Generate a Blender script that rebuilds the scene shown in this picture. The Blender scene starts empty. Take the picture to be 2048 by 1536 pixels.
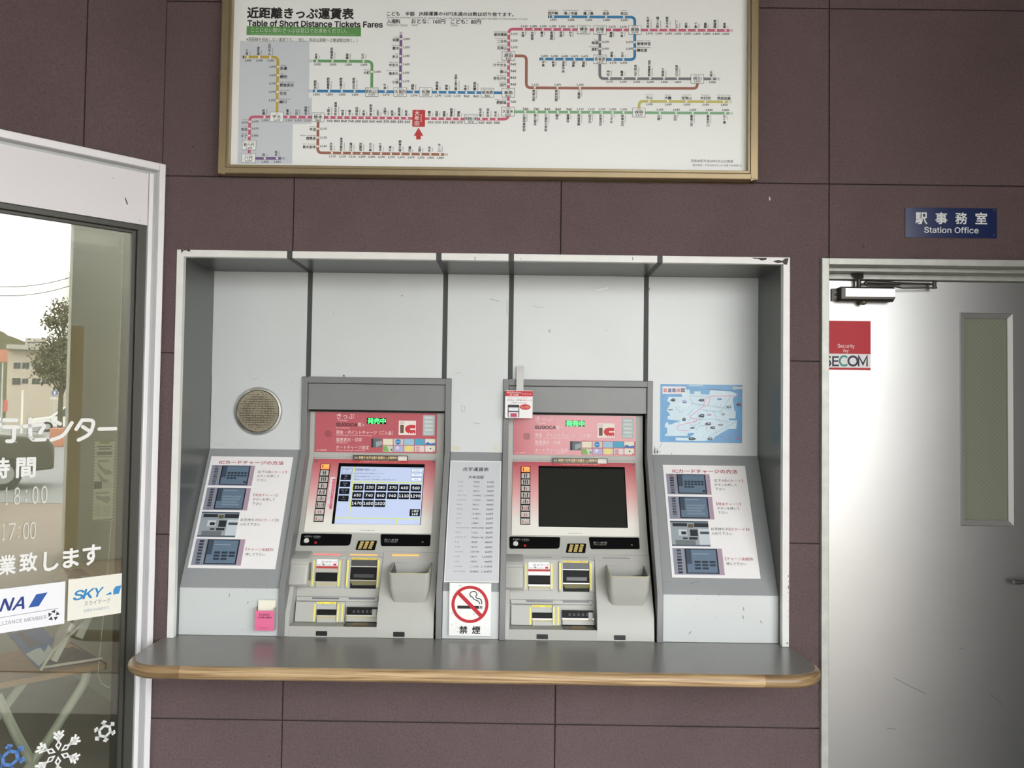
import bpy, bmesh, math, random
import numpy as np
from mathutils.geometry import delaunay_2d_cdt
from mathutils import Vector, Matrix
random.seed(7)
sc = bpy.context.scene
C = sc.collection
PI = math.pi

# ---------------------------------------------------------------- camera
FPX, CX, CY = 1700.0, 1024.0, 768.0          # focal length and centre in pixels of the 2048x1536 frame
YAW, PITCH, ROLL, DIST, EYE = -0.004529, 0.032956, 0.013541, 3.15316, 1.627
_cy, _sy, _cp, _sp = math.cos(YAW), math.sin(YAW), math.cos(PITCH), math.sin(PITCH)
_fw = Vector((_sy*_cp, _cy*_cp, _sp)); _rt = Vector((_cy, -_sy, 0)); _up = _rt.cross(_fw)
RT = math.cos(ROLL)*_rt + math.sin(ROLL)*_up
UP = -math.sin(ROLL)*_rt + math.cos(ROLL)*_up
CAM = Vector((0, -DIST, EYE))
cd = bpy.data.cameras.new('camera'); cam = bpy.data.objects.new('camera', cd); C.objects.link(cam)
cd.sensor_fit = 'HORIZONTAL'; cd.sensor_width = 36.0; cd.lens = FPX/2048*36.0
cd.clip_start = 0.05; cd.clip_end = 500
m = Matrix((RT, UP, -_fw)).transposed().to_4x4(); m.translation = CAM
cam.matrix_world = m
sc.camera = cam

# ---------------------------------------------------------------- sky, view
sc.view_settings.view_transform = 'Standard'; sc.view_settings.look = 'None'
sc.view_settings.gamma = 1.0; sc.view_settings.use_curve_mapping = False
sc.view_settings.exposure = 0.56
w = bpy.data.worlds.new('overcast_sky'); sc.world = w; w.use_nodes = True
nt = w.node_tree; bg = nt.nodes['Background']
tc = nt.nodes.new('ShaderNodeTexCoord'); sx = nt.nodes.new('ShaderNodeSeparateXYZ')
cr = nt.nodes.new('ShaderNodeValToRGB')
nt.links.new(tc.outputs['Generated'], sx.inputs[0]); nt.links.new(sx.outputs['Z'], cr.inputs[0])
cr.color_ramp.elements[0].position = 0.0; cr.color_ramp.elements[0].color = (1.0, 0.985, 0.955, 1)
cr.color_ramp.elements[1].position = 0.55; cr.color_ramp.elements[1].color = (0.88, 0.94, 1.0, 1)
nt.links.new(cr.outputs[0], bg.inputs[0]); bg.inputs[1].default_value = 5.6

# ---------------------------------------------------------------- helpers
def ray(px, py):
    d = _fw + RT*((px-CX)/FPX) - UP*((py-CY)/FPX)
    return d
def at_y(px, py, y):
    d = ray(px, py); t = (y-CAM.y)/d.y
    return CAM + d*t
def lin(c):
    return tuple(((v/255)/12.92 if v/255 <= .04045 else ((v/255+.055)/1.055)**2.4) for v in c)
MATS = {}
def mat(name, rgb, rough=0.5, metal=0.0, emit=0.0, var=0.0, vscale=6.0, bump=0.0, bscale=300.0, spec=0.5, coat=0.0, srgb=True, emitrgb=None, bdist=0.002):
    if name in MATS: return MATS[name]
    M = bpy.data.materials.new(name); M.use_nodes = True; t = M.node_tree; b = t.nodes['Principled BSDF']
    c = lin(rgb) if srgb else rgb
    b.inputs['Base Color'].default_value = (*c, 1); b.inputs['Roughness'].default_value = rough
    b.inputs['Metallic'].default_value = metal; b.inputs['Specular IOR Level'].default_value = spec
    if coat: b.inputs['Coat Weight'].default_value = coat; b.inputs['Coat Roughness'].default_value = 0.05
    if emit:
        e = lin(emitrgb) if emitrgb else c
        b.inputs['Emission Color'].default_value = (*e, 1); b.inputs['Emission Strength'].default_value = emit
    co = None
    if var or bump:
        co = t.nodes.new('ShaderNodeTexCoord')
    if var:
        n = t.nodes.new('ShaderNodeTexNoise'); n.inputs['Scale'].default_value = vscale; n.inputs['Detail'].default_value = 5
        t.links.new(co.outputs['Object'], n.inputs['Vector'])
        mr = t.nodes.new('ShaderNodeMapRange'); mr.inputs[1].default_value = .3; mr.inputs[2].default_value = .7
        mr.inputs[3].default_value = 1-var; mr.inputs[4].default_value = 1+var
        t.links.new(n.outputs[0], mr.inputs[0])
        h = t.nodes.new('ShaderNodeHueSaturation'); h.inputs['Color'].default_value = (*c, 1)
        t.links.new(mr.outputs[0], h.inputs['Value']); t.links.new(h.outputs[0], b.inputs['Base Color'])
    if bump:
        n2 = t.nodes.new('ShaderNodeTexNoise'); n2.inputs['Scale'].default_value = bscale; n2.inputs['Detail'].default_value = 3
        t.links.new(co.outputs['Object'], n2.inputs['Vector'])
        bp = t.nodes.new('ShaderNodeBump'); bp.inputs['Strength'].default_value = bump; bp.inputs['Distance'].default_value = bdist
        t.links.new(n2.outputs[0], bp.inputs['Height']); t.links.new(bp.outputs[0], b.inputs['Normal'])
    MATS[name] = M
    return M
def ink(rgb, rough=0.55, emit=0.0):
    return mat('ink_%d_%d_%d_%d_%d' % (*rgb, int(rough*100), int(emit*100)), rgb, rough, 0, emit)

def woff(p):
    v = Vector((0, 0, 0))
    while p is not None:
        v += p.location; p = p.parent
    return v
class MB:
    """collects faces, links them as one mesh object"""
    def __init__(s): s.v = []; s.f = []; s.mi = []; s.ms = []
    def mid(s, m):
        if m not in s.ms: s.ms.append(m)
        return s.ms.index(m)
    def face(s, pts, m):
        i = len(s.v); s.v += [Vector(p) for p in pts]; s.f.append(list(range(i, i+len(pts)))); s.mi.append(s.mid(m))
    def mesh(s, vs, fs, m):
        i = len(s.v); s.v += [Vector(p) for p in vs]; k = s.mid(m)
        for f in fs: s.f.append([i+a for a in f]); s.mi.append(k)
    def box(s, x0, x1, y0, y1, z0, z1, m):
        vs = [(x, y, z) for x in (x0, x1) for y in (y0, y1) for z in (z0, z1)]
        s.mesh(vs, [(0,1,3,2),(4,6,7,5),(0,4,5,1),(2,3,7,6),(0,2,6,4),(1,5,7,3)], m)
    def hexa(s, p, m):   # 8 points: bottom ring 0-3, top ring 4-7
        s.mesh(p, [(3,2,1,0),(4,5,6,7),(0,1,5,4),(1,2,6,5),(2,3,7,6),(3,0,4,7)], m)
    def loft(s, rings, m, cap0=True, cap1=True, closed=True):
        n = len(rings[0]); vs = [p for r in rings for p in r]; fs = []
        for a in range(len(rings)-1):
            for k in range(n if closed else n-1):
                k2 = (k+1) % n
                fs.append((a*n+k, a*n+k2, (a+1)*n+k2, (a+1)*n+k))
        if cap0: fs.append(tuple(range(n-1, -1, -1)))
        if cap1: fs.append(tuple((len(rings)-1)*n+k for k in range(n)))
        s.mesh(vs, fs, m)
    def prism(s, poly, d, m):   # planar polygon extruded by vector d
        d = Vector(d); a = [Vector(p) for p in poly]
        s.loft([a, [p+d for p in a]], m)
    def tube(s, path, r, m, n=10, cap=True):
        path = [Vector(p) for p in path]; rings = []
        rs = r if isinstance(r, (list, tuple)) else [r]*len(path)
        prev = None
        for i, p in enumerate(path):
            t = (path[min(i+1, len(path)-1)]-path[max(i-1, 0)]).normalized()
            a = prev - t*prev.dot(t) if prev is not None else t.orthogonal()
            if a.length < 1e-6: a = t.orthogonal()
            a.normalize(); prev = a; b = t.cross(a)
            rings.append([p+(a*math.cos(2*PI*k/n)+b*math.sin(2*PI*k/n))*rs[i] for k in range(n)])
        s.loft(rings, m, cap, cap)
    def cyl(s, c, ax, r, h, m, n=20, r2=None):
        c = Vector(c); ax = Vector(ax).normalized(); s.tube([c, c+ax*h], [r, r if r2 is None else r2], m, n)
    def ball(s, c, r, m, n=10, sc=(1,1,1)):
        c = Vector(c); rings = []
        for i in range(1, n):
            th = PI*i/n
            rings.append([c+Vector((math.sin(th)*math.cos(2*PI*k/(2*n))*r*sc[0], math.sin(th)*math.sin(2*PI*k/(2*n))*r*sc[1], math.cos(th)*r*sc[2])) for k in range(2*n)])
        s.loft(rings, m)
    def build(s, name, parent=None, bevel=0, seg=2, smooth=True, angle=40):
        me = bpy.data.meshes.new(name); off = woff(parent)
        me.from_pydata([p-off for p in s.v], [], s.f)
        for m in s.ms: me.materials.append(m)
        me.polygons.foreach_set('material_index', s.mi)
        if bevel or smooth:
            b = bmesh.new(); b.from_mesh(me); bmesh.ops.remove_doubles(b, verts=b.verts, dist=1e-6) if bevel else None
            bmesh.ops.recalc_face_normals(b, faces=b.faces) if bevel else None
            b.to_mesh(me); b.free()
        if smooth:
            me.polygons.foreach_set('use_smooth', [True]*len(me.polygons)); me.set_sharp_from_angle(angle=math.radians(angle))
        o = bpy.data.objects.new(name, me); C.objects.link(o)
        if parent is not None: o.parent = parent
        if bevel:
            md = o.modifiers.new('edge', 'BEVEL'); md.width = bevel; md.segments = seg; md.limit_method = 'ANGLE'; md.angle_limit = math.radians(35)
        return o
def empty(name, loc, label, cat, group=None):
    o = bpy.data.objects.new(name, None); o.empty_display_size = .05; C.objects.link(o); o.location = loc
    return tag(o, label, cat, group)
def tag(o, label, cat, group=None, kind=None):
    o['label'] = label; o['category'] = cat
    if group: o['group'] = group
    if kind: o['kind'] = kind
    return o
def struct(o):
    o['kind'] = 'structure'; return o

# ---- lettering
_tc = {}
try:
    import os
    FONT = bpy.data.fonts.load(os.path.join(bpy.utils.system_resource('DATAFILES', path='fonts'), 'Inter.woff2'))
except Exception: FONT = None

def glyphs(txt, bold=0.0):
    k = (txt, bold)
    if k not in _tc:
        cu = bpy.data.curves.new('t', 'FONT'); cu.body = txt; cu.font = (FONT if FONT and max(map(ord, txt)) < 0x2000 else None) or cu.font; cu.size = 1; cu.resolution_u = 2; cu.fill_mode = 'NONE'; cu.offset = bold
        ob = bpy.data.objects.new('t', cu); me = ob.to_mesh()
        P = [Vector((v.co.x, v.co.y)) for v in me.vertices]; E = [tuple(e.vertices) for e in me.edges]
        ob.to_mesh_clear(); bpy.data.objects.remove(ob); bpy.data.curves.remove(cu)
        vs, fs = [], []
        if P:
            # fill the outlines by winding number
            V2, _e, F2, *_r = delaunay_2d_cdt(P, E, [], 0, 1e-7)
            A = np.array([(p.x, p.y) for p in P]); a = A[[e[0] for e in E]]; d = A[[e[1] for e in E]]
            # edges of a loop run first to last; the closing edge runs last to first
            for n_, (e0, e1) in enumerate(E):
                if abs(e0-e1) != 1: a[n_], d[n_] = A[max(e0, e1)], A[min(e0, e1)]
                elif e0 > e1: a[n_], d[n_] = A[e1], A[e0]
            V = np.array([(p.x, p.y) for p in V2]); c = np.array([V[list(f)].mean(0) for f in F2])
            up = (a[None, :, 1] <= c[:, None, 1]) & (d[None, :, 1] > c[:, None, 1]); dn = (a[None, :, 1] > c[:, None, 1]) & (d[None, :, 1] <= c[:, None, 1])
            cr_ = (d[None, :, 0]-a[None, :, 0])*(c[:, None, 1]-a[None, :, 1])-(c[:, None, 0]-a[None, :, 0])*(d[None, :, 1]-a[None, :, 1])
            wn = (up & (cr_ > 0)).sum(1)-(dn & (cr_ < 0)).sum(1)
            fs = [tuple(f) for f, k_ in zip(F2, wn) if k_]; vs = [(p.x, p.y, 0) for p in V2]
            us = sorted({q for f in fs for q in f}); ix = {q: n_ for n_, q in enumerate(us)}
            vs = [vs[q] for q in us]; fs = [tuple(ix[q] for q in f) for f in fs]
        xs = [v[0] for v in vs] or [0]; ys = [v[1] for v in vs] or [0]
        _tc[k] = (vs, fs, (min(xs), max(xs), min(ys), max(ys)))
    return _tc[k]
def crop(ox, oy, s): return lambda x, y: (ox+x/s, oy+y/s)
IDT = lambda x, y: (x, y)
class Fr:
    """a flat surface: origin, u to the right, v up; photo pixels are read off it by where their ray meets it"""
    def __init__(s, o, u, v): s.o = Vector(o); s.u = Vector(u).normalized(); s.v = Vector(v).normalized(); s.n = s.u.cross(s.v)
    def uv(s, px, py):
        d = ray(px, py); t = (s.o-CAM).dot(s.n)/d.dot(s.n); q = CAM+d*t-s.o
        return q.dot(s.u), q.dot(s.v)
    def P(s, u, v, h=0): return s.o+s.u*u+s.v*v+s.n*h
    def px(s, px, py, h=0): return s.P(*s.uv(px, py), h)
def wallf(y): return Fr((0, y, 0), (1, 0, 0), (0, 0, 1))
class Sheet:
    """printing on a flat surface, in thin layers of ink"""
    def __init__(s, fr, mb=None, t=IDT, base=0.0, step=0.00025):
        s.fr = fr; s.mb = mb or MB(); s.t = t; s.base = base; s.step = step
    def q(s, x, y): return s.fr.uv(*s.t(x, y))
    def h(s, l): return s.base+l*s.step
    def uvpoly(s, pts, m, l=0): s.mb.face([s.fr.P(u, v, s.h(l)) for u, v in pts], m)
    def poly(s, pts, col, l=1): s.uvpoly([s.q(*p) for p in pts], col if not isinstance(col, tuple) else ink(col), l)
    def rect(s, x0, y0, x1, y1, col, l=1, r=0):
        """upright rectangle in the surface, from its pixel corners"""
        m = col if not isinstance(col, tuple) else ink(col)
        xm, ym = (x0+x1)/2, (y0+y1)/2
        u0 = s.q(x0, ym)[0]; u1 = s.q(x1, ym)[0]; v1 = s.q(xm, y0)[1]; v0 = s.q(xm, y1)[1]
        s.urect(u0, u1, v0, v1, m, l, r*s.k(xm, ym))
    def urect(s, u0, u1, v0, v1, m, l=1, r=0):
        if r:
            pts = []
            for cx, cy, a in ((u1-r, v0+r, -90), (u1-r, v1-r, 0), (u0+r, v1-r, 90), (u0+r, v0+r, 180)):
                pts += [(cx+r*math.cos(math.radians(a+k*22.5)), cy+r*math.sin(math.radians(a+k*22.5))) for k in range(5)]
        else: pts = [(u0, v0), (u1, v0), (u1, v1), (u0, v1)]
        s.uvpoly(pts, m if not isinstance(m, tuple) else ink(m), l)
    def frame(s, x0, y0, x1, y1, wpx, col, l=1):
        s.rect(x0, y0, x1, y0+wpx, col, l); s.rect(x0, y1-wpx, x1, y1, col, l); s.rect(x0, y0, x0+wpx, y1, col, l); s.rect(x1-wpx, y0, x1, y1, col, l)
    def k(s, x, y):   # metres per (crop) pixel here
        a = s.q(x-.5, y); b = s.q(x+.5, y); return math.hypot(a[0]-b[0], a[1]-b[1])
    def disc(s, x, y, r, col, l=1, n=20, ry=None, r0=0):
        c = s.q(x, y); k = s.k(x, y); m = col if not isinstance(col, tuple) else ink(col)
        ry = ry or r
        ring = lambda f: [(c[0]+math.cos(2*PI*i/n)*r*k*f, c[1]+math.sin(2*PI*i/n)*ry*k*f) for i in range(n)]
        if not r0: s.uvpoly(ring(1), m, l)
        else:
            A, B = ring(1), ring(r0/r)
            for i in range(n): j = (i+1) % n; s.uvpoly([B[i], A[i], A[j], B[j]], m, l)
    def line(s, pts, wpx, col, l=1, rpx=0, closed=False):
        P = [Vector(s.q(*p)) for p in pts]; k = s.k(*pts[0]); wd = wpx*k/2; r = rpx*k; m = col if not isinstance(col, tuple) else ink(col)
        if r:
            Q = [P[0]]
            for a, b, c in zip(P, P[1:], P[2:]):
                d1 = (a-b).normalized(); d2 = (c-b).normalized(); rr = min(r, (a-b).length*.5, (c-b).length*.5)
                for i in range(7):
                    t = i/6; Q.append((b+d1*rr)*(1-t)**2+b*2*t*(1-t)+(b+d2*rr)*t*t)
            P = Q+[P[-1]]
        if closed: P = P+[P[0]]
        L, R = [], []
        for i, p in enumerate(P):
            a = P[i-1] if i else (P[-2] if closed else None); c = P[i+1] if i+1 < len(P) else (P[1] if closed else None)
            d1 = (p-a).normalized() if a is not None else None; d2 = (c-p).normalized() if c is not None else None
            if d1 is None: d1 = d2
            if d2 is None: d2 = d1
            n1 = Vector((-d1.y, d1.x)); n2 = Vector((-d2.y, d2.x)); nn = n1+n2
            nn = n1 if nn.length < 1e-6 else nn.normalized(); f = wd/max(.4, nn.dot(n1))
            L.append(p+nn*f); R.append(p-nn*f)
        for i in range(len(P)-1): s.uvpoly([R[i], R[i+1], L[i+1], L[i]], m, l)
    def utext(s, txt, u, v, hh, col, l=2, al='c', ww=None, bold=0.0, rot=0, shear=0, va='c', em=False):
        """lettering of height hh (of its outline, or of its em square), anchored at u, v"""
        cjk = max(map(ord, txt)) >= 0x2000
        vs, fs, (x0, x1, y0, y1) = glyphs(txt, min(bold, 0.0))
        if not vs or x1 <= x0: return
        if em: sy = hh; oy = .36
        else: sy = hh/max(y1-y0, .02); oy = (y0+y1)/2 if va == 'c' else y0
        sx = sy if not ww else ww/(x1-x0)
        ox = {'c': (x0+x1)/2, 'l': x0, 'r': x1}[al]
        m = col if not isinstance(col, tuple) else ink(col); ca, sa = math.cos(rot), math.sin(rot)
        e = bold*(.9 if cjk else .75)
        for i, (du, dv) in enumerate([(0, 0)] if bold <= 0 else [(-e, 0), (e, 0), (0, -e), (0, e)]+([(-.7*e, -.7*e), (.7*e, -.7*e), (-.7*e, .7*e), (.7*e, .7*e)] if bold > .014 else [])):
            pts = []
            for x, y, _ in vs:
                a, b = (x-ox+du)*sx, (y-oy+dv)*sy; a += b*shear
                pts.append(s.fr.P(u+a*ca-b*sa, v+a*sa+b*ca, s.h(l+i*.12)))
            s.mb.mesh(pts, fs, m)
    def text(s, txt, x, y, hpx, col=(25, 25, 25), l=2, al='c', w=None, bold=0.0, rot=0, shear=0, em=False):
        u, v = s.q(x, y); k = s.k(x, y)
        s.utext(txt, u, v, hpx*k, col, l, al, w*k if w else None, bold, rot, shear, em=em)
    def vtext(s, txt, x, y, cpx, col=(25, 25, 25), l=2, bold=0.0, top=True, wf=1.0):
        """characters stacked downwards from y (top) or ending at y (bottom), cell cpx high"""
        u, v = s.q(x, y); k = s.k(x, y); c = cpx*k; n = len(txt)
        v0 = v if top else v+n*c
        for i, ch in enumerate(txt):
            s.utext('｜' if ch == 'ー' else ch, u, v0-(i+.5)*c, c*1.02, col, l, 'c', None, bold, em=True)

# ---------------------------------------------------------------- materials of the place
m_wall = mat('mauve_wall_panel', (97, 82, 81), .8, spec=.25)
t = m_wall.node_tree; bs = t.nodes['Principled BSDF']; co = t.nodes.new('ShaderNodeTexCoord'); N = t.nodes.new
def tnoise(sc_, det, dist=0):
    n = N('ShaderNodeTexNoise'); n.inputs['Scale'].default_value = sc_; n.inputs['Detail'].default_value = det; n.inputs['Distortion'].default_value = dist
    t.links.new(co.outputs['Object'], n.inputs['Vector']); return n
def trange(src, a, b_, c, d):
    m_ = N('ShaderNodeMapRange'); t.links.new(src, m_.inputs[0])
    for i_, v_ in enumerate((a, b_, c, d)): m_.inputs[i_+1].default_value = v_
    return m_.outputs[0]
big, fine, grit = tnoise(2.2, 5), tnoise(120, 3, .4), tnoise(260, 2)
mul = N('ShaderNodeMath'); mul.operation = 'MULTIPLY'
t.links.new(trange(big.outputs[0], .3, .7, .91, 1.09), mul.inputs[0]); t.links.new(trange(fine.outputs[0], .32, .62, .88, 1.08), mul.inputs[1])
hsv = N('ShaderNodeHueSaturation'); hsv.inputs['Color'].default_value = (*lin((102, 86, 87)), 1); t.links.new(mul.outputs[0], hsv.inputs['Value']); t.links.new(hsv.outputs[0], bs.inputs['Base Color'])
add = N('ShaderNodeMath'); add.operation = 'ADD'; t.links.new(fine.outputs[0], add.inputs[0]); t.links.new(grit.outputs[0], add.inputs[1])
bp = N('ShaderNodeBump'); bp.inputs['Strength'].default_value = .8; bp.inputs['Distance'].default_value = .005
t.links.new(add.outputs[0], bp.inputs['Height']); t.links.new(bp.outputs[0], bs.inputs['Normal'])
m_joint = mat('dark_joint', (58, 48, 47), .9)
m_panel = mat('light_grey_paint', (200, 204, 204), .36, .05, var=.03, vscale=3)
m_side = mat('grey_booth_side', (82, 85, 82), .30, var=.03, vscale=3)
m_trim = mat('white_grey_trim', (222, 222, 218), .35, var=.04, vscale=15)
m_rubber = mat('dark_rubber', (62, 64, 62), .6)
m_slope = mat('mid_grey_paint', (146, 149, 150), .35, var=.03, vscale=4)
m_steel = mat('steel_frame', (176, 178, 172), .45, .35, var=.10, vscale=25)
m_door = mat('door_metal', (180, 180, 179), .36, 1.0, var=.02, vscale=5)
m_alu = mat('white_aluminium', (232, 230, 232), .35, .1, var=.02, vscale=8)
m_alu2 = mat('grey_aluminium', (180, 184, 184), .35, .2)
m_sash = mat('dark_sash', (70, 70, 64), .4, .3)
m_floor = mat('paver', (164, 156, 146), .6, var=.10, vscale=5)
m_conc = mat('concrete', (160, 158, 144), .7, var=.06, vscale=3)

# ---------------------------------------------------------------- setting
XC = at_y(322.5, 420, 0).x                         # where the angled window wall meets the flat one
FW = wallf(0)
NX0, NX1 = at_y(356.4, 499.2, 0).x, at_y(1578.7, 516.2, 0).x
NX0 = (NX0+at_y(333.2, 1275.3, 0).x)/2; NX1 = (NX1+at_y(1577.7, 1293.6, 0).x)/2
NZ1 = at_y(1000, 508, 0).z; SZ = .780              # booth top, counter top
DX0 = at_y(1640.5, 900, 0).x; DZ1 = at_y(1800, 519.3, 0).z
DX1 = DX0+1.0
JX = [-2.84, -1.84, -.840, .160, 1.160, 2.160, 3.16]; JZ = [-.18, .486, 1.158, 1.830, 2.494, 3.159, 3.83]
JG = .0024
def wall_cells(x0, x1, z0, z1, holes, fr, jx, jz, th=.02):
    mb = MB(); mb2 = mb
    xs = sorted({x0, x1, *[h[0] for h in holes], *[h[1] for h in holes], *[j+d for j in jx for d in (-JG, JG) if x0 < j < x1]})
    zs = sorted({z0, z1, *[h[2] for h in holes], *[h[3] for h in holes], *[j+d for j in jz for d in (-JG, JG) if z0 < j < z1]})
    xs = [x for x in xs if x0 <= x <= x1]; zs = [z for z in zs if z0 <= z <= z1]
    isj = lambda a, b, js: any(abs((a+b)/2-j) < JG*.5 for j in js)
    def inside(a, b, c, d): return any(h[0] <= (a+b)/2 <= h[1] and h[2] <= (c+d)/2 <= h[3] for h in holes)
    def lev(i, k):
        if i < 0 or k < 0 or i >= len(xs)-1 or k >= len(zs)-1: return None
        a, b, c, d = xs[i], xs[i+1], zs[k], zs[k+1]
        if inside(a, b, c, d): return None
        return -.007 if (isj(a, b, jx) or isj(c, d, jz)) else 0.0
    for i in range(len(xs)-1):
        for k in range(len(zs)-1):
            h = lev(i, k)
            if h is None: continue
            a, b, c, d = xs[i], xs[i+1], zs[k], zs[k+1]; mm = m_joint if h else m_wall
            mb.face([fr.P(a, c, h), fr.P(b, c, h), fr.P(b, d, h), fr.P(a, d, h)], mm)
            for (di, dk, e) in ((1, 0, ((b, c), (b, d))), (-1, 0, ((a, d), (a, c))), (0, 1, ((b, d), (a, d))), (0, -1, ((a, c), (b, c)))):
                hn = lev(i+di, k+dk); lo = -th if hn is None else hn
                if lo < h: mb.face([fr.P(*e[0], lo), fr.P(*e[1], lo), fr.P(*e[1], h), fr.P(*e[0], h)], mm)
    return mb
wb = wall_cells(XC, 2.9, 0, 3.6, [(NX0, NX1, SZ-.04, NZ1), (DX0, DX1, 0, DZ1)], FW, JX, JZ, .13)
wb.box(XC-.003, XC+.002, -.0015, .002, FW.uv(322, 332)[1], 3.6, m_joint)
S = Sheet(FW, wb, base=.0004)
S.disc(387, 293, 1.6, (14, 12, 12), 1, 8); S.disc(1726, 493, 2, (44, 30, 30), 1, 8); S.poly([(1538, 394), (1540, 394), (1541, 399), (1539, 402), (1538, 398)], (214, 210, 206))
struct(wb.build('wall_back', smooth=False))
FL = Fr((XC, 0, 0), (1, 1, 0), (0, 0, 1))           # the angled window wall
WU = FL.uv(310.5, 934)[0]; WZ1 = FL.uv(244.8, 313.6)[1]
U0 = -3.0
ju = FL.uv(171.5, 150)[0]
struct(wall_cells(U0, 0, WZ1, 3.6, [], FL, [ju, ju-1.0], [], .12).build('wall_left', smooth=False))
def slab(name, x0, x1, y0, y1, z0, z1, m):
    b = MB(); b.box(x0, x1, y0, y1, z0, z1, m); return struct(b.build(name, smooth=False))
slab('ceiling', -9, 3.3, -5.4, 3.0, 3.6, 3.85, mat('unseen_canopy_soffit', (120, 120, 116), .8))  # unseen canopy, guessed and sized to shade the upper wall
fl = MB(); fl.box(-40, 110, -110, 20, -.1, 0, m_floor); b2 = MB(); b2.box(-6, .0, -6, -.4, 0, .004, mat('bounce_blocker_dark', (70, 68, 66), .9)); struct(b2.build('floor_bounce_blocker', smooth=False)); floor_o = struct(fl.build('floor', smooth=False))  # unseen dark sheet added on the floor to dim bounce from the left

# window_1
W = bpy.data.objects.new('window_1', None); C.objects.link(W); W.location = FL.P(-1.2, 0); struct(W)
uo, u1, u2, u3, u4 = [FL.uv(x, 934)[0] for x in (311.0, 298.8, 290.6, 282, 264.8)]
zo, z1, z2, z3, z4 = [FL.uv(244.8, y)[1] for y in (313.6, 328.6, 335.7, 443, 454)]
def lbox(mb, ua, ub, va, vb, ha, hb, mm):
    mb.hexa([FL.P(ua, va, ha), FL.P(ub, va, ha), FL.P(ub, va, hb), FL.P(ua, va, hb), FL.P(ua, vb, ha), FL.P(ub, vb, ha), FL.P(ub, vb, hb), FL.P(ua, vb, hb)], mm)
b = MB(); lbox(b, u1, uo, 0, zo, -.10, .022, m_alu); lbox(b, U0, u1-.0004, z1, zo, -.10, .022, m_alu)
b.build('window_frame', W, bevel=.002)
b = MB(); lbox(b, u2, u1, 0, z1, -.10, -.012, m_alu2); lbox(b, U0, u2, z2, z1, -.10, -.012, m_alu2)
b.build('frame_groove', W, smooth=False)
b = MB(); lbox(b, u3, u2, 0, z2, -.10, .006, m_alu); b.build('frame_strip', W, bevel=.0015)
b = MB(); lbox(b, U0, u3-.002, z3, z2-.003, -.06, .002, mat('header_white', (222, 219, 222), .4)); S = Sheet(Fr(FL.P(0, 0, .002), FL.u, FL.v), b, crop(0, 250, 3.2686), base=.0004); S.poly([(815, 470), (822, 478), (834, 512), (836, 522), (828, 518), (818, 488)], (40, 38, 38)); S.line([(732, 347), (740, 348)], 3, (90, 88, 88)); S.line([(510, 272), (532, 272)], 4, (196, 194, 196)); S.disc(914, 624, 3, (90, 88, 88), 1, 8)
b.build('header_panel', W, bevel=0, smooth=False)
for K_, x_, y_ in ((crop(0, 250, 3.2686), 987, 507), (crop(0, 250, 3.2686), 972, 1083), (crop(0, 700, 4.2676), 1247, 255), (crop(0, 700, 4.2676), 1227, 1022), (crop(0, 1040, 3.0972), 873, 250), (crop(0, 1040, 3.0972), 836, 1390)):
    b = MB(); fz_ = Fr(FL.P(0, 0, -.012), FL.u, FL.v); b.cyl(fz_.px(*K_(x_, y_)), FL.n, .003, .0012, m_sash, 10); b.build('screw', W)
b = MB(); lbox(b, u4, u3, 0, z3, -.10, -.008, m_sash); lbox(b, u4-.016, u4, 0, z4, -.10, -.022, m_sash)
lbox(b, U0, u4, z4, z3, -.10, -.008, m_sash); lbox(b, U0, u4-.016, z4-.012, z4, -.10, -.022, m_sash)
lbox(b, U0, u4-.016, -.02, .10, -.10, -.008, m_sash)
b.build('window_sash', W, bevel=.0015)
mg = bpy.data.materials.new('window_glass'); mg.use_nodes = True; t = mg.node_tree
for n in list(t.nodes):
    if n.type != 'OUTPUT_MATERIAL': t.nodes.remove(n)
out = [n for n in t.nodes if n.type == 'OUTPUT_MATERIAL'][0]
tr = t.nodes.new('ShaderNodeBsdfTransparent'); tr.inputs[0].default_value = (.85, .86, .81, 1)
gl = t.nodes.new('ShaderNodeBsdfGlossy'); gl.inputs['Roughness'].default_value = 0.0; gl.inputs[0].default_value = (1, .985, .955, 1)
mx = t.nodes.new('ShaderNodeMixShader'); mx.inputs[0].default_value = .155
t.links.new(tr.outputs[0], mx.inputs[1]); t.links.new(gl.outputs[0], mx.inputs[2]); t.links.new(mx.outputs[0], out.inputs[0])
b = MB(); lbox(b, U0, u4-.010, .10, z4-.004, -.034, -.028, mg); b.build('glass', W, smooth=False)
GH = -.028
FG = Fr(FL.P(0, 0, GH), FL.u, FL.v)                  # front face of the glass
def refl(px, py, t):
    """the point seen in the glass at a pixel, t metres beyond it along the mirrored sight line"""
    u, v = FG.uv(px, py); h = FG.P(u, v); d = (h-CAM).normalized(); d = d-FG.n*2*d.dot(FG.n)
    return h+d*t

b = MB(); b.box(2.17, 2.37, -1.66, 0, 0, 3.6, mat('shade_wall_dark', (38, 34, 32), .7)); struct(b.build('wall_shade_right', smooth=False))  # unseen dark wall, guessed, added to darken the door's right side
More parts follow.
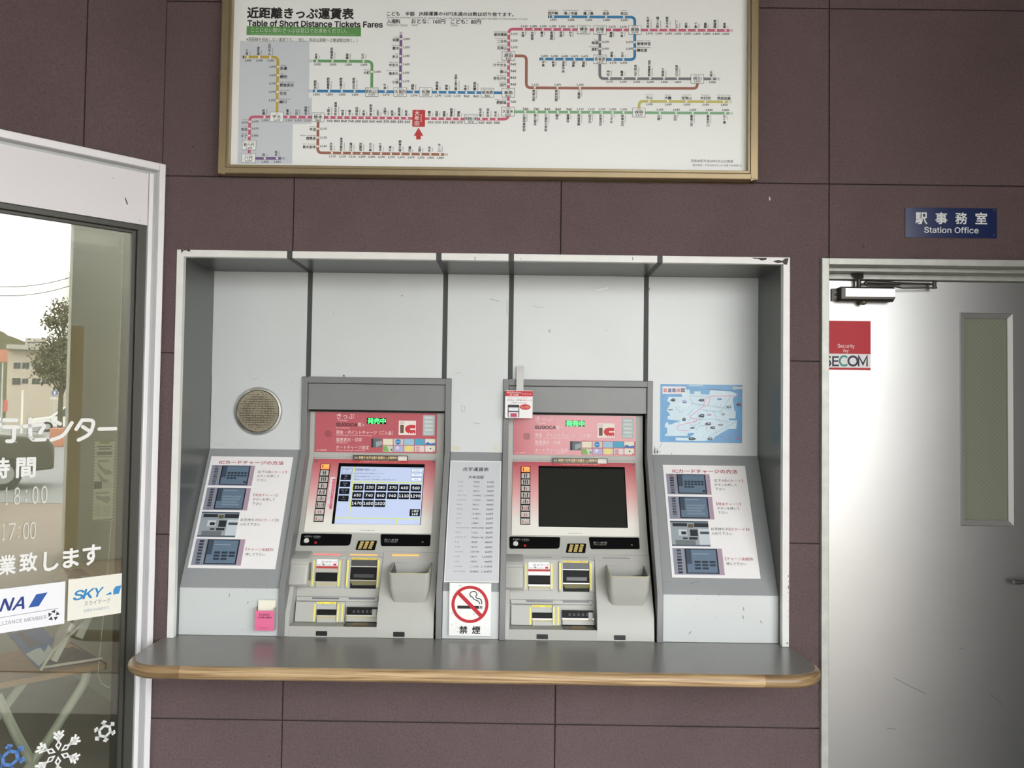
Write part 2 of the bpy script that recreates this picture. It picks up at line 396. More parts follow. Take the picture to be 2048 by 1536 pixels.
# door_1
DD = .125                                            # door leaf set back in its frame
D = bpy.data.objects.new('door_1', None); C.objects.link(D); D.location = (DX0+.5, .06, 0); struct(D)
fw = at_y(1655, 900, 0).x-DX0
y1, y2 = .045, .105
za = at_y(1850, 532.5, 0).z; zb = at_y(1850, 537, y1).z; zc = at_y(1850, 544.5, y1).z; zd = at_y(1850, 551.5, y2).z; ze = at_y(1850, 560, y2).z
b = MB()
b.box(DX0, DX0+fw, -.016, .16, 0, DZ1, m_steel); b.box(DX1-fw, DX1, -.016, .16, 0, DZ1, m_steel)
b.box(DX0+fw, DX1-fw, -.016, .16, za, DZ1, m_steel)
b.box(DX0+fw, DX1-fw, y1, .16, zc, za, m_steel); b.box(DX0+fw, DX1-fw, y2, .16, ze, zc, m_steel)
b.build('door_frame', D, bevel=.0015)
FD = wallf(DD)
c7 = crop(1620, 400, 3.841); c8 = crop(1620, 900, 2.415)
gx0, gz1 = FD.uv(1929.8, 850)[0], FD.uv(1973, 636.4)[1]; gx1, gz0 = FD.uv(2017, 850)[0], FD.uv(1973, 1041)[1]
ox0, oz1 = FD.uv(1919.2, 850)[0], FD.uv(1973, 625.7)[1]; ox1, oz0 = FD.uv(2026.7, 850)[0], FD.uv(1973, 1052.4)[1]
b = MB(); lx0, lx1, lz1 = DX0+.004, DX1-.004, ze-.004
for (a0, a1, c0, c1) in ((lx0, ox0, .01, lz1), (ox1, lx1, .01, lz1), (ox0, ox1, .01, oz0), (ox0, ox1, oz1, lz1)):
    b.box(a0, a1, DD, DD+.035, c0, c1, m_door)
b.build('door_leaf', D, smooth=False)
mwf = mat('door_window_frame', (190, 190, 190), .3, .6)
b = MB()
O = [(ox0, oz0), (ox1, oz0), (ox1, oz1), (ox0, oz1)]; I = [(gx0, gz0), (gx1, gz0), (gx1, gz1), (gx0, gz1)]; e = .0035
Om = [(ox0+e, oz0+e), (ox1-e, oz0+e), (ox1-e, oz1-e), (ox0+e, oz1-e)]
for k in range(4):
    j = (k+1) % 4; P = lambda q, h: FD.P(q[0], q[1], h)
    b.face([P(O[k], 0), P(O[j], 0), P(Om[j], .006), P(Om[k], .006)], mwf)
    b.face([P(Om[k], .006), P(Om[j], .006), P(I[j], -.004), P(I[k], -.004)], mwf)
    b.face([P(I[k], -.004), P(I[j], -.004), P(I[j], -.03), P(I[k], -.03)], mwf)
b.build('door_window_frame', D, smooth=False)
mwg = mat('wired_glass', (136, 140, 124), .12, spec=.4)
b = MB(); b.box(gx0, gx1, DD+.014, DD+.02, gz0, gz1, mwg)
mwi = mat('glass_wire', (92, 98, 84), .5)
fg = Fr((0, DD+.014, 0), (1, 0, 0), (0, 0, 1)); S = Sheet(fg, b)
hw = gx1-gx0; hh = gz1-gz0; st = .0125; wr = .0004
for sgn in (1, -1):
    c = -hw
    while c < hh+hw:
        # line v = c + sgn*u clipped to the pane
        us = [0, hw]
        if sgn > 0: lo, hi = max(0, -c), min(hw, hh-c)
        else: lo, hi = max(0, c-hh), min(hw, c)
        if hi-lo > .004:
            p = [(gx0+lo, gz0+c+sgn*lo), (gx0+hi, gz0+c+sgn*hi)]
            S.uvpoly([(p[0][0], p[0][1]-wr), (p[1][0], p[1][1]-wr), (p[1][0], p[1][1]+wr), (p[0][0], p[0][1]+wr)], mwi, 1)
        c += st*1.414
b.build('wired_glass_pane', D, smooth=False)
mh = mat('handle_metal', (120, 120, 116), .3, .8)
b = MB(); hz = FD.uv(2040, 1160)[1]; hx = FD.uv(2014, 1160)[0]
b.cyl((hx+.10, DD, hz), (0, -1, 0), .024, .008, mh); b.tube([(hx+.10, DD-.008, hz), (hx+.10, DD-.045, hz)], .009, mh)
b.tube([(hx+.10, DD-.045, hz), (hx+.05, DD-.048, hz+.002), (hx+.03, DD-.047, hz), (hx+.022, DD-.046, hz), (hx, DD-.044, hz)], [.008, .007, .007, .009, .009], mh)
b.build('door_handle', D)
b = MB(); ms = mat('scuff', (90, 90, 86), .6); S = Sheet(FD, b, c8, base=.0002)
S.line([(405, 1100), (480, 1140), (560, 1178)], 2.2, ms); S.line([(870, 1180), (935, 1235)], 1.6, ms); S.line([(370, 1343), (415, 1348)], 1.8, ms); S.line([(720, 958), (742, 961)], 2, ms)
b.build('door_scuffs', D, smooth=False)

# room behind the window
RD = 2.6
m_room = mat('office_wall', (192, 193, 182), .7); m_rfl = mat('office_floor', (136, 130, 110), .5)
def rslab(name, ua, ub, va, vb, ha, hb, mm):
    b = MB(); lbox(b, ua, ub, va, vb, ha, hb, mm); return struct(b.build(name, smooth=False))
rslab('wall_office_back', U0-.5, .6, 0, 3.3, -RD-.1, -RD, m_room)
ue = FL.uv(291, 800)[0]-.0
rslab('wall_office_right', .5, .6, 0, 3.3, -RD, -.78, m_room)
rslab('wall_office_left', U0-.1, U0, 0, 3.3, -RD, -.13, m_room)
rslab('ceiling_office', U0-.1, .1, 2.6, 2.7, -RD, -.13, m_room)

# ---------------------------------------------------------------- ticket booth in the wall
BY, PY = .318, .040                                   # back panels, lower panels
SLA = at_y(700, 900.5+ .0, BY).z                      # where the sloped panels start
SLB = at_y(700, 1179.5, PY).z
B = empty('ticket_booth', ((NX0+NX1)/2, .05, SZ), 'grey metal recess in the mauve wall housing two ticket machines', 'booth')
tx = at_y(368.3, 800, 0).x-at_y(356.6, 800, 0).x
IX0, IX1 = NX0+.025, NX1-.025; IZ1 = NZ1-.026
strips = [(at_y((a+c)/2, 640, BY).x, .0095) for a, c in ((614.5, 623.5), (885.5, 895), (1017.3, 1026.8), (1287.3, 1297.2))]
b = MB(); b.box(NX0, IX0, -.006, .02, SZ+.0006, NZ1, m_trim); b.box(IX1, NX1, -.006, .02, SZ+.0006, NZ1, m_trim)
xs = [IX0]+[v for s, hw_ in strips for v in (s-hw_, s+hw_)]+[IX1]
for i in range(0, len(xs), 2): b.box(xs[i], xs[i+1], -.006, .02, IZ1, NZ1, m_trim)
# chipped paint on the corners
S = Sheet(Fr((0, -.006, 0), (1, 0, 0), (0, 0, 1)), b, crop(860, 480, 2.6256)); chip = (52, 36, 34)
S.poly([(1690, 93), (1770, 94), (1765, 104), (1740, 108), (1725, 100), (1700, 98)], chip); S.poly([(1800, 112), (1830, 104), (1850, 110), (1865, 96), (1883, 96), (1875, 130), (1858, 128), (1852, 118), (1825, 122)], chip)
S.line([(236, 88), (238, 108)], 4, (120, 120, 116)); S.line([(1063, 90), (1065, 106)], 4, (110, 108, 100)); S.line([(476, 95), (478, 103)], 3, (140, 138, 130))
S.t = crop(340, 470, 3.531); S.poly([(75, 103), (140, 104), (145, 114), (130, 118), (118, 108), (95, 110), (82, 130), (80, 112)], chip)
S.t = crop(1240, 1120, 4.655)
for y0, y1 in ((140, 160), (195, 205), (235, 272), (300, 306), (378, 388), (470, 474), (520, 528)): S.poly([(1571, y0), (1571, y1), (1564, y1-4), (1563, y0+5)], (96, 60, 58))
S.poly([(1545, 775), (1565, 765), (1566, 776), (1550, 780)], chip)
b.build('frame_trim', B, bevel=.0012)
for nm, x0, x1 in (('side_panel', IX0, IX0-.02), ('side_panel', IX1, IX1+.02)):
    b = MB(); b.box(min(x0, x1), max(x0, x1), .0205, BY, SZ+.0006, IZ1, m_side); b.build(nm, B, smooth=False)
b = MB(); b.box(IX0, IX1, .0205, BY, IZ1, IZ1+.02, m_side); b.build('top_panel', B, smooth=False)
FMY = BY-.012
MX0 = at_y(603.6, 780, FMY).x; MX1 = at_y(902.0, 780, FMY).x; MW = MX1-MX0
MDX = at_y(1006.8, 790, FMY).x-MX0                    # pitch of the two machines
MC = (MX0+MX1)/2
FZT = at_y(750, 755.3, FMY).z                        # top of the machines' surrounds
ex = [IX0]+[v for s, hw_ in strips for v in (s-hw_, s+hw_)]+[IX1]
scuffs = {0: [], 1: [], 2: [], 3: [], 4: []}
c2 = crop(860, 480, 2.6256)
m_scuff = mat('grey_smudge', (176, 178, 178), .5); m_dk = mat('dark_scratch', (96, 98, 98), .6); m_tape = mat('tape_residue', (206, 200, 180), .6)
for i in range(5):
    b = MB(); x0, x1 = ex[2*i]+.0004, ex[2*i+1]-.0004
    b.box(x0, x1, BY, BY+.012, FZT+.0015, IZ1-.0005, m_panel)
    if i in (0, 2, 4): b.box(max(x0, [IX0, 0, MX1, 0, MX1+MDX][i]+.0012), min(x1, [MX0, 0, MX0+MDX, 0, IX1][i]-.0012), BY, BY+.012, SLA-.004, FZT+.0015, m_panel)
    S = Sheet(Fr((0, BY, 0), (1, 0, 0), (0, 0, 1)), b, c2)
    if i == 2:
        S.frame(164, 870, 184, 902, 3, m_scuff, 1); S.line([(228, 960), (266, 966)], 5, m_scuff); S.line([(130, 700), (165, 695)], 3, m_scuff)
        S.line([(315, 310), (365, 322)], 6, m_scuff); S.line([(403, 320), (405, 395)], 4, m_scuff)
        S.rect(120, 1082, 160, 1103, m_tape); S.rect(332, 1082, 356, 1103, m_tape)
    if i == 3:
        S.line([(620, 480), (630, 470), (630, 487), (622, 482)], 2, m_dk); S.line([(545, 345), (560, 355)], 4, m_scuff); S.line([(560, 352), (600, 354)], 3, m_scuff)
        S.line([(870, 265), (940, 250)], 9, mat('pale_smudge', (222, 224, 224), .4)); S.line([(925, 470), (930, 482)], 3, m_scuff)
    if i == 4:
        S.line([(1152, 250), (1152, 265)], 3, m_dk)
        S.t = crop(1290, 740, 3.49)
        S.line([(122, 500), (100, 545)], 2, m_dk)
        for q in range(14):
            xx = 62+random.random()**2*60; S.line([(xx, 585-random.random()*8), (xx+3, 575-random.random()*45*(1-(xx-62)/80)**2-5)], 3, m_dk)
        S.line([(185, 578), (187, 590)], 3, m_dk)
    if i == 0:
        S.t = crop(340, 740, 3.657); S.line([(600, 72), (645, 58)], 4, m_scuff); S.line([(303, 505), (310, 530), (330, 542), (400, 550)], 3, m_scuff); S.line([(500, 535), (503, 542)], 3, m_dk)
        S.line([(385, 85), (400, 80)], 3, m_scuff); S.line([(885, 92), (900, 88)], 4, m_scuff)
    if i == 1:
        S.t = crop(340, 470, 3.531); S.line([(1630, 428), (1646, 430)], 3, m_dk); S.line([(1153, 552), (1157, 557)], 4, m_dk); S.poly([(1218, 998), (1226, 985), (1233, 990), (1236, 1000)], (70, 72, 70))
    b.build('back_panel', B, smooth=False)
    if i < 4:
        s, hw_ = strips[i]; b = MB()
        b.box(s-hw_, s+hw_, BY-.001, BY+.012, FZT+.0015, IZ1, m_rubber); b.box(s-hw_, s+hw_, .02, BY, IZ1-.0015, IZ1+.01, m_rubber); b.box(s-hw_, s+hw_, -.007, .02, IZ1-.0015, NZ1, m_rubber)
        b.build('joint_strip', B, smooth=False)
for nm, q in (('light_stop_rear', (XC, 1.12, .70, .76, 0, 3.3)), ('light_stop_left', (XC+.0, NX0-.02, .135, .70, 0, 3.3)), ('light_stop_right', (NX1+.02, 1.12, .135, .70, 0, 3.3)), ('light_stop_top', (NX0-.02, NX1+.02, .135, .70, 2.4, 2.5)), ('wall_office_corridor', (1.12, 3.2, 1.6, 1.7, 0, 3.3))):
    b = MB(); b.box(*q, mat('light_stop_grey', (70, 70, 70), .9)); struct(b.build(nm, smooth=False))  # unseen enclosure added behind the booth to keep sky light out
# surround frames of the two machines stand between the sloped panels
def slope_panel(xa, xb, name):
    b = MB(); t = .012
    pr = [(BY, SLA), (PY, SLB), (PY, SZ), (PY+t, SZ), (PY+t, SLB), (BY, SLA-t)]
    top = MB(); top.loft([[(xa, y, z) for y, z in ((BY, SLA), (PY, SLB+.0008), (PY+.01, SLB-.008), (BY+.01, SLA-.012))], [(xb, y, z) for y, z in ((BY, SLA), (PY, SLB+.0008), (PY+.01, SLB-.008), (BY+.01, SLA-.012))]], m_slope)
    return top
def base_panel(xa, xb):
    b = MB(); b.box(xa, xb, PY, PY+.012, SZ+.0006, SLB, m_panel); return b
spans = [(IX0, MX0-.0012), (MX1+.0012, MX0+MDX-.0012), (MX1+MDX+.0012, IX1)]
FS = Fr((0, PY, SLB), (1, 0, 0), (0, BY-PY, SLA-SLB))
for i, (xa, xb) in enumerate(spans):
    p = slope_panel(xa, xb, i); S = Sheet(FS, p, crop(1240, 1120, 4.655), base=.0006)
    if i == 2:
        S.line([(650, 222), (735, 200)], 3, m_dk); S.line([(430, 210), (475, 202)], 2, m_dk); S.line([(570, 225), (574, 230)], 4, m_dk); S.line([(1157, 196), (1162, 200)], 3, m_dk); S.line([(920, 315), (922, 335)], 4, m_dk)
    if i == 0:
        S.t = crop(260, 1120, 5.12); S.line([(1405, 230), (1400, 290)], 2, m_dk)
        for px, py in ((530, 105), (492, 273)): S.disc(px, py, 9, (60, 60, 58))
    p.build('sloped_panel', B, bevel=.0012)
    p = base_panel(xa, xb); S = Sheet(wallf(PY), p, crop(1240, 1120, 4.655), base=.0004)
    if i == 2:
        for q in ([(640, 690), (662, 665)], [(1149, 440), (1151, 470)], [(1146, 515), (1146, 550)], [(1306, 565), (1322, 590)]): S.line(q, 9, mat('grey_mark', (140, 142, 142), .6))
        for q in ([(475, 438), (492, 432)], [(722, 345), (715, 372)], [(695, 420), (690, 440)], [(880, 525), (892, 550)], [(830, 590), (836, 586)], [(1015, 595), (1020, 598)], [(985, 695), (988, 700)], [(1275, 435), (1279, 440)], [(620, 345), (624, 350)], [(672, 778), (676, 781)]): S.line(q, 4, m_scuff)
    if i == 0:
        S.t = crop(260, 1120, 5.12)
        for q in ([(1020, 340), (1016, 380)], [(1210, 420), (1206, 450)], [(1145, 715), (1155, 708)], [(1027, 312), (1029, 318)], [(1198, 315), (1201, 320)]): S.line(q, 5, m_dk)
    p.build('base_panel', B, bevel=.0012)

# ---------------------------------------------------------------- counter shelf
SH = empty('counter_shelf', ((NX0+NX1)/2, -.15, SZ-.05), 'long grey laminate counter with rounded wooden front edge below the ticket machines', 'counter')
sx0, sx1 = NX0-.012, NX1+.012; SD = -.338; rad = .12
m_lam = mat('grey_laminate', (134, 132, 126), .28, var=.03, vscale=10)
def shelf_outline(g, n=14):
    """edge line of the counter, grown outward by g"""
    x0, x1, yf, r = sx0-g, sx1+g, SD-g, rad+g
    pts = [(x0, 0)]
    pts += [(x0+r-r*math.cos(a), yf+r-r*math.sin(a)) for a in [PI/2*k/n for k in range(n+1)]]
    pts += [(x1-r+r*math.sin(a), yf+r-r*math.cos(a)) for a in [PI/2*k/n for k in range(n+1)]]
    return pts+[(x1, 0)]
b = MB(); o = shelf_outline(0)
back = [(NX1-.0258, 0), (NX1-.0258, PY-.0005), (NX0+.0258, PY-.0005), (NX0+.0258, 0)]
b.prism([(x, y, SZ-.0012) for x, y in o+back], (0, 0, .0012), m_lam)
b.prism([(x, y, SZ-.043) for x, y in o], (0, 0, .0416), mat('shelf_core', (120, 100, 75), .7))
b.build('laminate_top', SH, smooth=False)
mwood = bpy.data.materials.new('oak_edging'); mwood.use_nodes = True; t = mwood.node_tree; bs = t.nodes['Principled BSDF']
tcn = t.nodes.new('ShaderNodeTexCoord'); mp = t.nodes.new('ShaderNodeMapping'); mp.inputs['Scale'].default_value = (1.2, 6, 55)
nz = t.nodes.new('ShaderNodeTexNoise'); nz.inputs['Scale'].default_value = 3.0; nz.inputs['Detail'].default_value = 6; nz.inputs['Distortion'].default_value = .4
rp = t.nodes.new('ShaderNodeValToRGB'); rp.color_ramp.elements[0].position = .33; rp.color_ramp.elements[1].position = .62
rp.color_ramp.elements[0].color = (*lin((132, 104, 72)), 1); rp.color_ramp.elements[1].color = (*lin((192, 164, 124)), 1)
t.links.new(tcn.outputs['Object'], mp.inputs[0]); t.links.new(mp.outputs[0], nz.inputs['Vector']); t.links.new(nz.outputs[0], rp.inputs[0]); t.links.new(rp.outputs[0], bs.inputs['Base Color'])
bs.inputs['Roughness'].default_value = .38
mwood2 = mwood.copy(); mwood2.name = 'darker_oak_edging'
r2 = [n for n in mwood2.node_tree.nodes if n.type == 'VALTORGB'][0]
r2.color_ramp.elements[0].color = (*lin((108, 84, 58)), 1); r2.color_ramp.elements[1].color = (*lin((158, 130, 94)), 1)
prof = [(0.0, -.0005), (.004, -.0012), (.012, -.005), (.018, -.012), (.020, -.022), (.018, -.031), (.012, -.038), (.004, -.043), (0, -.0435)]
rings = [[(x, y, SZ+dz) for x, y in shelf_outline(g+.0002)] for g, dz in prof]
n = len(rings[0]); xa = at_y(362, 1345, SD).x; xb = at_y(1528, 1360, SD).x
mid = [Vector(p) for p in rings[0]]
k0 = 15; k1 = 16
for nm, ks, mm in (('wooden_corner', range(0, k0+1), mwood2), ('wooden_edge', None, mwood), ('wooden_corner', range(k1, n), mwood2)):
    b = MB()
    def cut(ring):
        L = [Vector(p) for p in ring]; A = L[k0].copy(); A.x = xa; Bq = L[k1].copy(); Bq.x = xb
        if ks is None: return [A, Bq]
        return L[:k0+1]+[A] if ks[0] == 0 else [Bq]+L[k1:]
    b.loft([cut(r) for r in rings], mm, False, False, closed=False)
    b.build(nm, SH)

# ---------------------------------------------------------------- ticket machines
m_body = mat('machine_white', (178, 178, 172), .38, var=.02, vscale=6)
m_body2 = mat('machine_rail', (180, 181, 176), .38)
m_frame = mat('surround_grey', (118, 119, 119), .38, var=.03, vscale=8)
m_head = mat('header_grey', (122, 123, 123), .32, var=.05, vscale=9)
m_black = mat('gloss_black', (12, 12, 13), .18, spec=.3)
m_mouth = mat('slot_black', (16, 16, 16), .5, spec=.2)
m_silver = mat('slot_silver', (190, 188, 178), .3, .7)
m_tan = mat('slot_tan', (186, 178, 140), .5)
m_yel = mat('yellow_edge', (236, 226, 110), .5)
m_gap = mat('dark_gap', (28, 28, 28), .7)
m_red = mat('rose_panel', (184, 86, 96), .16, spec=.6)
XW = at_y(566.7, 1250, .037).x; XE = at_y(867.3, 1250, .037).x      # cabinet sides
def zy(py, d, px=735): return at_y(px, py, d).z
def machine(name, label):
    T = empty(name, (MC, .15, SZ), label, 'ticket machine', 'ticket machines')
    # surround following the booth's slope
    t = .0225; b = MB()
    zt = FZT; zh = at_y(750, 767.5, FMY).z
    pr = [(FMY, zt), (FMY, SLA+.004), (PY-.012, SLB+.004), (PY-.012, SZ+.0006)]
    bk = [(PY+.02, SZ+.0006), (PY+.05, SLB-.03), (BY+.05, SLA-.02), (BY+.05, zt)]
    for xa, xb in ((MX0, MX0+t), (MX1-t, MX1)):
        r = lambda x: [(x, y, z) for y, z in pr+bk]
        b.loft([r(xa), r(xb)], m_frame)
    b.box(MX0+t, MX1-t, FMY, BY+.05, zh, zt, m_frame)
    b.build('surround_frame', T, bevel=.0015)
    # header
    zr = zy(823.5, .365); b = MB(); HY = FMY+.012
    zhb = at_y(750, 820.5, HY).z
    b.box(MX0+t+.001, MX1-t-.001, HY, HY+.02, zhb, zh-.0015, m_head)
    b.build('header_panel', T, bevel=.001)
    # cabinet: upper body, ledge, cheeks, tray
    D1, D2, D3, D4, D5 = .372, .365, .222, .184, .045
    z1, z2, z3, z4, z5 = zy(818, D1), zy(917, D2), zy(1068, D3), zy(1103, D4), zy(1227, D5)
    b = MB()
    def ext(pts, xa, xb, mm=m_body): b.loft([[(xa, y, z) for y, z in pts], [(xb, y, z) for y, z in pts]], mm)
    ext([(D1, z1), (D2, z2), (D3, z3), (D4, z4), (D4+.02, z4), (D4+.03, z4+.01), (D1+.06, z2), (D1+.06, z1)], XW, XE)
    rx = at_y(760, 1185, .12).x                       # right wall of the slot recess
    rx = (at_y(764.8, 1116, .165).x+at_y(755, 1250, .045).x)/2
    lx = XW+.020
    zl = zy(1254, .04); zf = zl+.001
    FBt, FBb = .186, .118                             # recess back plane, top and bottom
    zft = z4-.004; zfb = zy(1243.6, FBb)
    ext([(D4, z4), (D5, z5), (PY-.003, SZ+.0006), (.16, SZ+.0006), (.22, z4)], XW, lx)            # left cheek
    ext([(D4, z4), (D5, z5), (PY-.003, SZ+.0006), (.16, SZ+.0006), (.22, z4)], rx, XE)           # right block
    ext([(PY-.003+.0015, zl), (PY-.003, SZ+.0006), (.16, SZ+.0006), (FBb, zfb)], lx, rx)             # lip and tray floor
    ext([(FBt, z4), (FBb, zfb), (FBb+.02, zfb-.02), (FBt+.04, z4)], lx, rx)            # recess back
    ext([(D4, z4), (D4-.014, z4-.017), (D4+.01, z4-.022), (D4+.02, z4)], lx, rx)          # light strip ledge
    b.build('cabinet', T, bevel=.0015)
    # frames of reference on its faces
    FU = Fr((0, D1, z1), (1, 0, 0), (0, D1-D2, z1-z2)); FT = Fr((0, D2, z2), (1, 0, 0), (0, D2-D3, z2-z3)); FB = Fr((0, D3, z3), (1, 0, 0), (0, D3-D4, z3-z4))
    FSl = Fr((0, D4, z4), (1, 0, 0), (0, D4-D5, z4-z5)); FR = Fr((0, FBt, z4), (1, 0, 0), (0, FBt-FBb, z4-zfb))
    FLip = Fr((0, PY-.003, SZ), (1, 0, 0), (0, 0, 1))
    FLt = Fr((0, D4-.007, z4-.0085), (1, 0, 0), (0, .014, .017))
    ca = crop(560, 740, 4.6556); cb = crop(560, 1030, 5.689); ct = crop(640, 900, 8.533); cu = crop(620, 810, 7.585)
    def fbox(mb, fr, tr, x0, y0, x1, y1, h0, h1, mm):
        xm, ym = (x0+x1)/2, (y0+y1)/2
        ua = fr.uv(*tr(x0, ym))[0]; ub = fr.uv(*tr(x1, ym))[0]; va = fr.uv(*tr(xm, y1))[1]; vb = fr.uv(*tr(xm, y0))[1]
        mb.hexa([fr.P(ua, va, h0), fr.P(ub, va, h0), fr.P(ub, va, h1), fr.P(ua, va, h1), fr.P(ua, vb, h0), fr.P(ub, vb, h0), fr.P(ub, vb, h1), fr.P(ua, vb, h1)], mm)
    # rose sign panel
    b = MB(); fbox(b, FU, ca, 328, 398, 1462, 770, 0, .004, m_red)
    fbox(b, FU, ca, 268, 366, 1530, 395, .0, .012, m_gap)
    pk = (244, 208, 208); S = Sheet(FU, b, cu, base=.0042); T2 = (238, 214, 212)
    S.text('きっぷ', 410, 168, 78, T2, al='l', w=265); S.text('Tickets', 425, 232, 24, pk, al='l', w=150)
    S.text('SUGOCA', 402, 297, 48, (35, 22, 26), al='l', w=318, bold=.035); S.text('購入', 728, 297, 62, T2, al='l', w=102); S.text('Purchase', 402, 345, 20, pk, al='l', w=200)
    S.text('現金・ポイントチャージ（ご入金）', 400, 412, 62, T2, al='l', w=860); S.text('Recharge, Points exchange', 402, 458, 22, pk, al='l', w=540)
    S.text('履歴表示・印字', 400, 525, 62, T2, al='l', w=388); S.text('History', 400, 572, 22, pk, al='l', w=175)
    S.text('オートチャージ設定', 398, 640, 60, T2, al='l', w=498); S.text('Auto charge service', 398, 686, 22, pk, al='l', w=440)
    S.text('おさつ自動両替', 105, 682, 24, pk, al='l', w=150)
    for i in range(6):
        for j in range(6):
            if (i in (0, 5)) and (j in (0, 5)): continue
            S.disc(234+i*18, 392+j*17, 6, (60, 30, 32), 1, 8)
    S.rect(1348, 238, 1608, 455, (232, 222, 214), 1)
    S.poly([(1360, 268), (1400, 248), (1440, 268), (1400, 288)], (70, 60, 55), 2); S.poly([(1368, 268), (1400, 253), (1432, 268), (1400, 283)], (232, 222, 214), 3)
    S.rect(1370, 303, 1425, 425, (104, 70, 50), 2)
    S.poly([(1600, 305), (1520, 302), (1470, 315), (1445, 350), (1445, 385), (1465, 415), (1500, 428), (1600, 430)], (200, 44, 54), 2); S.rect(1522, 355, 1602, 378, (232, 222, 214), 3, 8)
    for xx in (1513, 1570): S.disc(xx, 430, 17, (200, 44, 54), 3); S.disc(xx, 430, 11, (236, 228, 224), 4)
    S.rect(1715, 155, 1895, 465, (166, 178, 178), 1)
    for r_ in range(4): S.rect(1735, 170+r_*62, 1878, 218+r_*62, (188, 198, 197), 2); S.rect(1750, 185+r_*62, 1850, 200+r_*62, (206, 214, 212), 3)
    for q in range(4): S.disc(1745+q*36, 434, 17, (190, 204, 202), 2)
    S.rect(930, 508, 1095, 645, (92, 100, 106), 1); S.rect(930, 508, 965, 645, (38, 42, 48), 2); S.poly([(1000, 560), (1095, 540), (1095, 600), (1010, 640)], (150, 160, 164), 2)
    S.rect(1100, 505, 1918, 718, (182, 96, 104), 1)
    cards = [[(226, 218, 196), (205, 196, 186), (150, 190, 214), (66, 160, 194), (222, 220, 204)], [(196, 206, 182), (176, 172, 206), (214, 204, 176), (220, 206, 206), (222, 218, 206)]]
    for r_ in range(2):
        for q in range(5):
            x0 = 1110+q*160; y0 = 514+r_*104; S.rect(x0, y0, x0+148, y0+92, cards[r_][q], 2, 6)
    S.disc(1338, 560, 42, (26, 122, 190), 3); S.rect(1305, 552, 1370, 566, (150, 190, 220), 4)
    S.poly([(1752, 580), (1790, 560), (1830, 585), (1900, 572), (1900, 606), (1752, 606)], (24, 116, 186), 3)
    S.poly([(1112, 625), (1170, 622), (1200, 705), (1112, 705)], (120, 172, 92), 3); S.poly([(1222, 680), (1245, 660), (1250, 700)], (40, 40, 44), 3)
    S.disc(1330, 650, 26, (214, 210, 232), 3); S.disc(1500, 658, 42, (232, 216, 110), 3)
    for q in range(3): S.rect(1606, 636+q*26, 1664, 648+q*26, (190, 90, 96), 3)
    S.disc(1830, 662, 12, (60, 60, 60), 3); S.disc(1878, 702, 10, (150, 50, 50), 3)
    b.build('sign_panel', T, smooth=False)
    # green sales lamp
    b = MB(); S = Sheet(FU, b, cu, base=.0046)
    S.rect(865, 196, 1158, 288, m_black, 0); S.text('発売中', 1014, 242, 82, ink((60, 255, 100), .5, 2.2), 2, w=270, bold=.02)
    b.build('sales_lamp', T, smooth=False)
    # touch panel
    b = MB(); mt = MATS.get('touch_panel_print')
    if not mt:
        mt = mat('touch_panel_print', (220, 215, 208), .3); tt = mt.node_tree; g = tt.nodes.new('ShaderNodeNewGeometry'); sp = tt.nodes.new('ShaderNodeSeparateXYZ'); mr = tt.nodes.new('ShaderNodeMapRange'); rr = tt.nodes.new('ShaderNodeValToRGB')
        mr.inputs[1].default_value = z3; mr.inputs[2].default_value = z2
        tt.links.new(g.outputs['Position'], sp.inputs[0]); tt.links.new(sp.outputs['Z'], mr.inputs[0]); tt.links.new(mr.outputs[0], rr.inputs[0]); tt.links.new(rr.outputs[0], tt.nodes['Principled BSDF'].inputs['Base Color'])
        rr.color_ramp.elements[0].position = .18; rr.color_ramp.elements[0].color = (*lin((232, 230, 222)), 1); rr.color_ramp.elements[1].position = 1; rr.color_ramp.elements[1].color = (*lin((190, 84, 95)), 1)
        e_ = rr.color_ramp.elements.new(.55); e_.color = (*lin((226, 172, 170)), 1)
    uL, uR = FT.uv(628.7, 1000)[0], 0
    ua = (FT.uv(*ca(320, 835))[0]+FT.uv(*ca(218, 1500))[0])/2; ub = (FT.uv(*ca(1455, 850))[0]+FT.uv(*ca(1405, 1525))[0])/2
    va, vb = FT.uv(*ca(810, 1518))[1], FT.uv(*ca(880, 838))[1]
    b.hexa([FT.P(ua, va, 0), FT.P(ub, va, 0), FT.P(ub, va, .004), FT.P(ua, va, .004), FT.P(ua, vb, 0), FT.P(ub, vb, 0), FT.P(ub, vb, .004), FT.P(ua, vb, .004)], mt)
    S = Sheet(FT, b, ca, base=.0042)
    S.rect(740, 1487, 892, 1506, (240, 240, 236), 1); S.text('当社予約番号欄は締切済', 815, 1497, 12, (40, 40, 40), 2, w=142)
    b.build('touch_panel', T, smooth=False)
    b = MB(); fbox(b, FT, ca, 322, 782, 1460, 826, -.004, .004, m_body2); b.build('silver_bar', T, bevel=.001)
    for px, py in ((345, 852), (1427, 862)):
        b = MB(); u, v = FT.uv(*ca(px, py)); b.cyl(FT.P(u, v, .004), FT.n, .005, .004, m_silver, 12); b.cyl(FT.P(u, v, .008), FT.n, .002, .0005, m_gap, 8); b.build('screw', T)
    # passenger count buttons
    uA = (FT.uv(*ca(388, 905))[0]+FT.uv(*ca(312, 1390))[0])/2; uB = (FT.uv(*ca(474, 905))[0]+FT.uv(*ca(404, 1390))[0])/2
    v1, v0 = FT.uv(*ca(430, 878))[1], FT.uv(*ca(358, 1418))[1]; n = 9; ch = (v1-v0)/n
    b = MB(); b.hexa([FT.P(uA, v0, .004), FT.P(uB, v0, .004), FT.P(uB, v0, .007), FT.P(uA, v0, .007), FT.P(uA, v1, .004), FT.P(uB, v1, .004), FT.P(uB, v1, .007), FT.P(uA, v1, .007)], m_black)
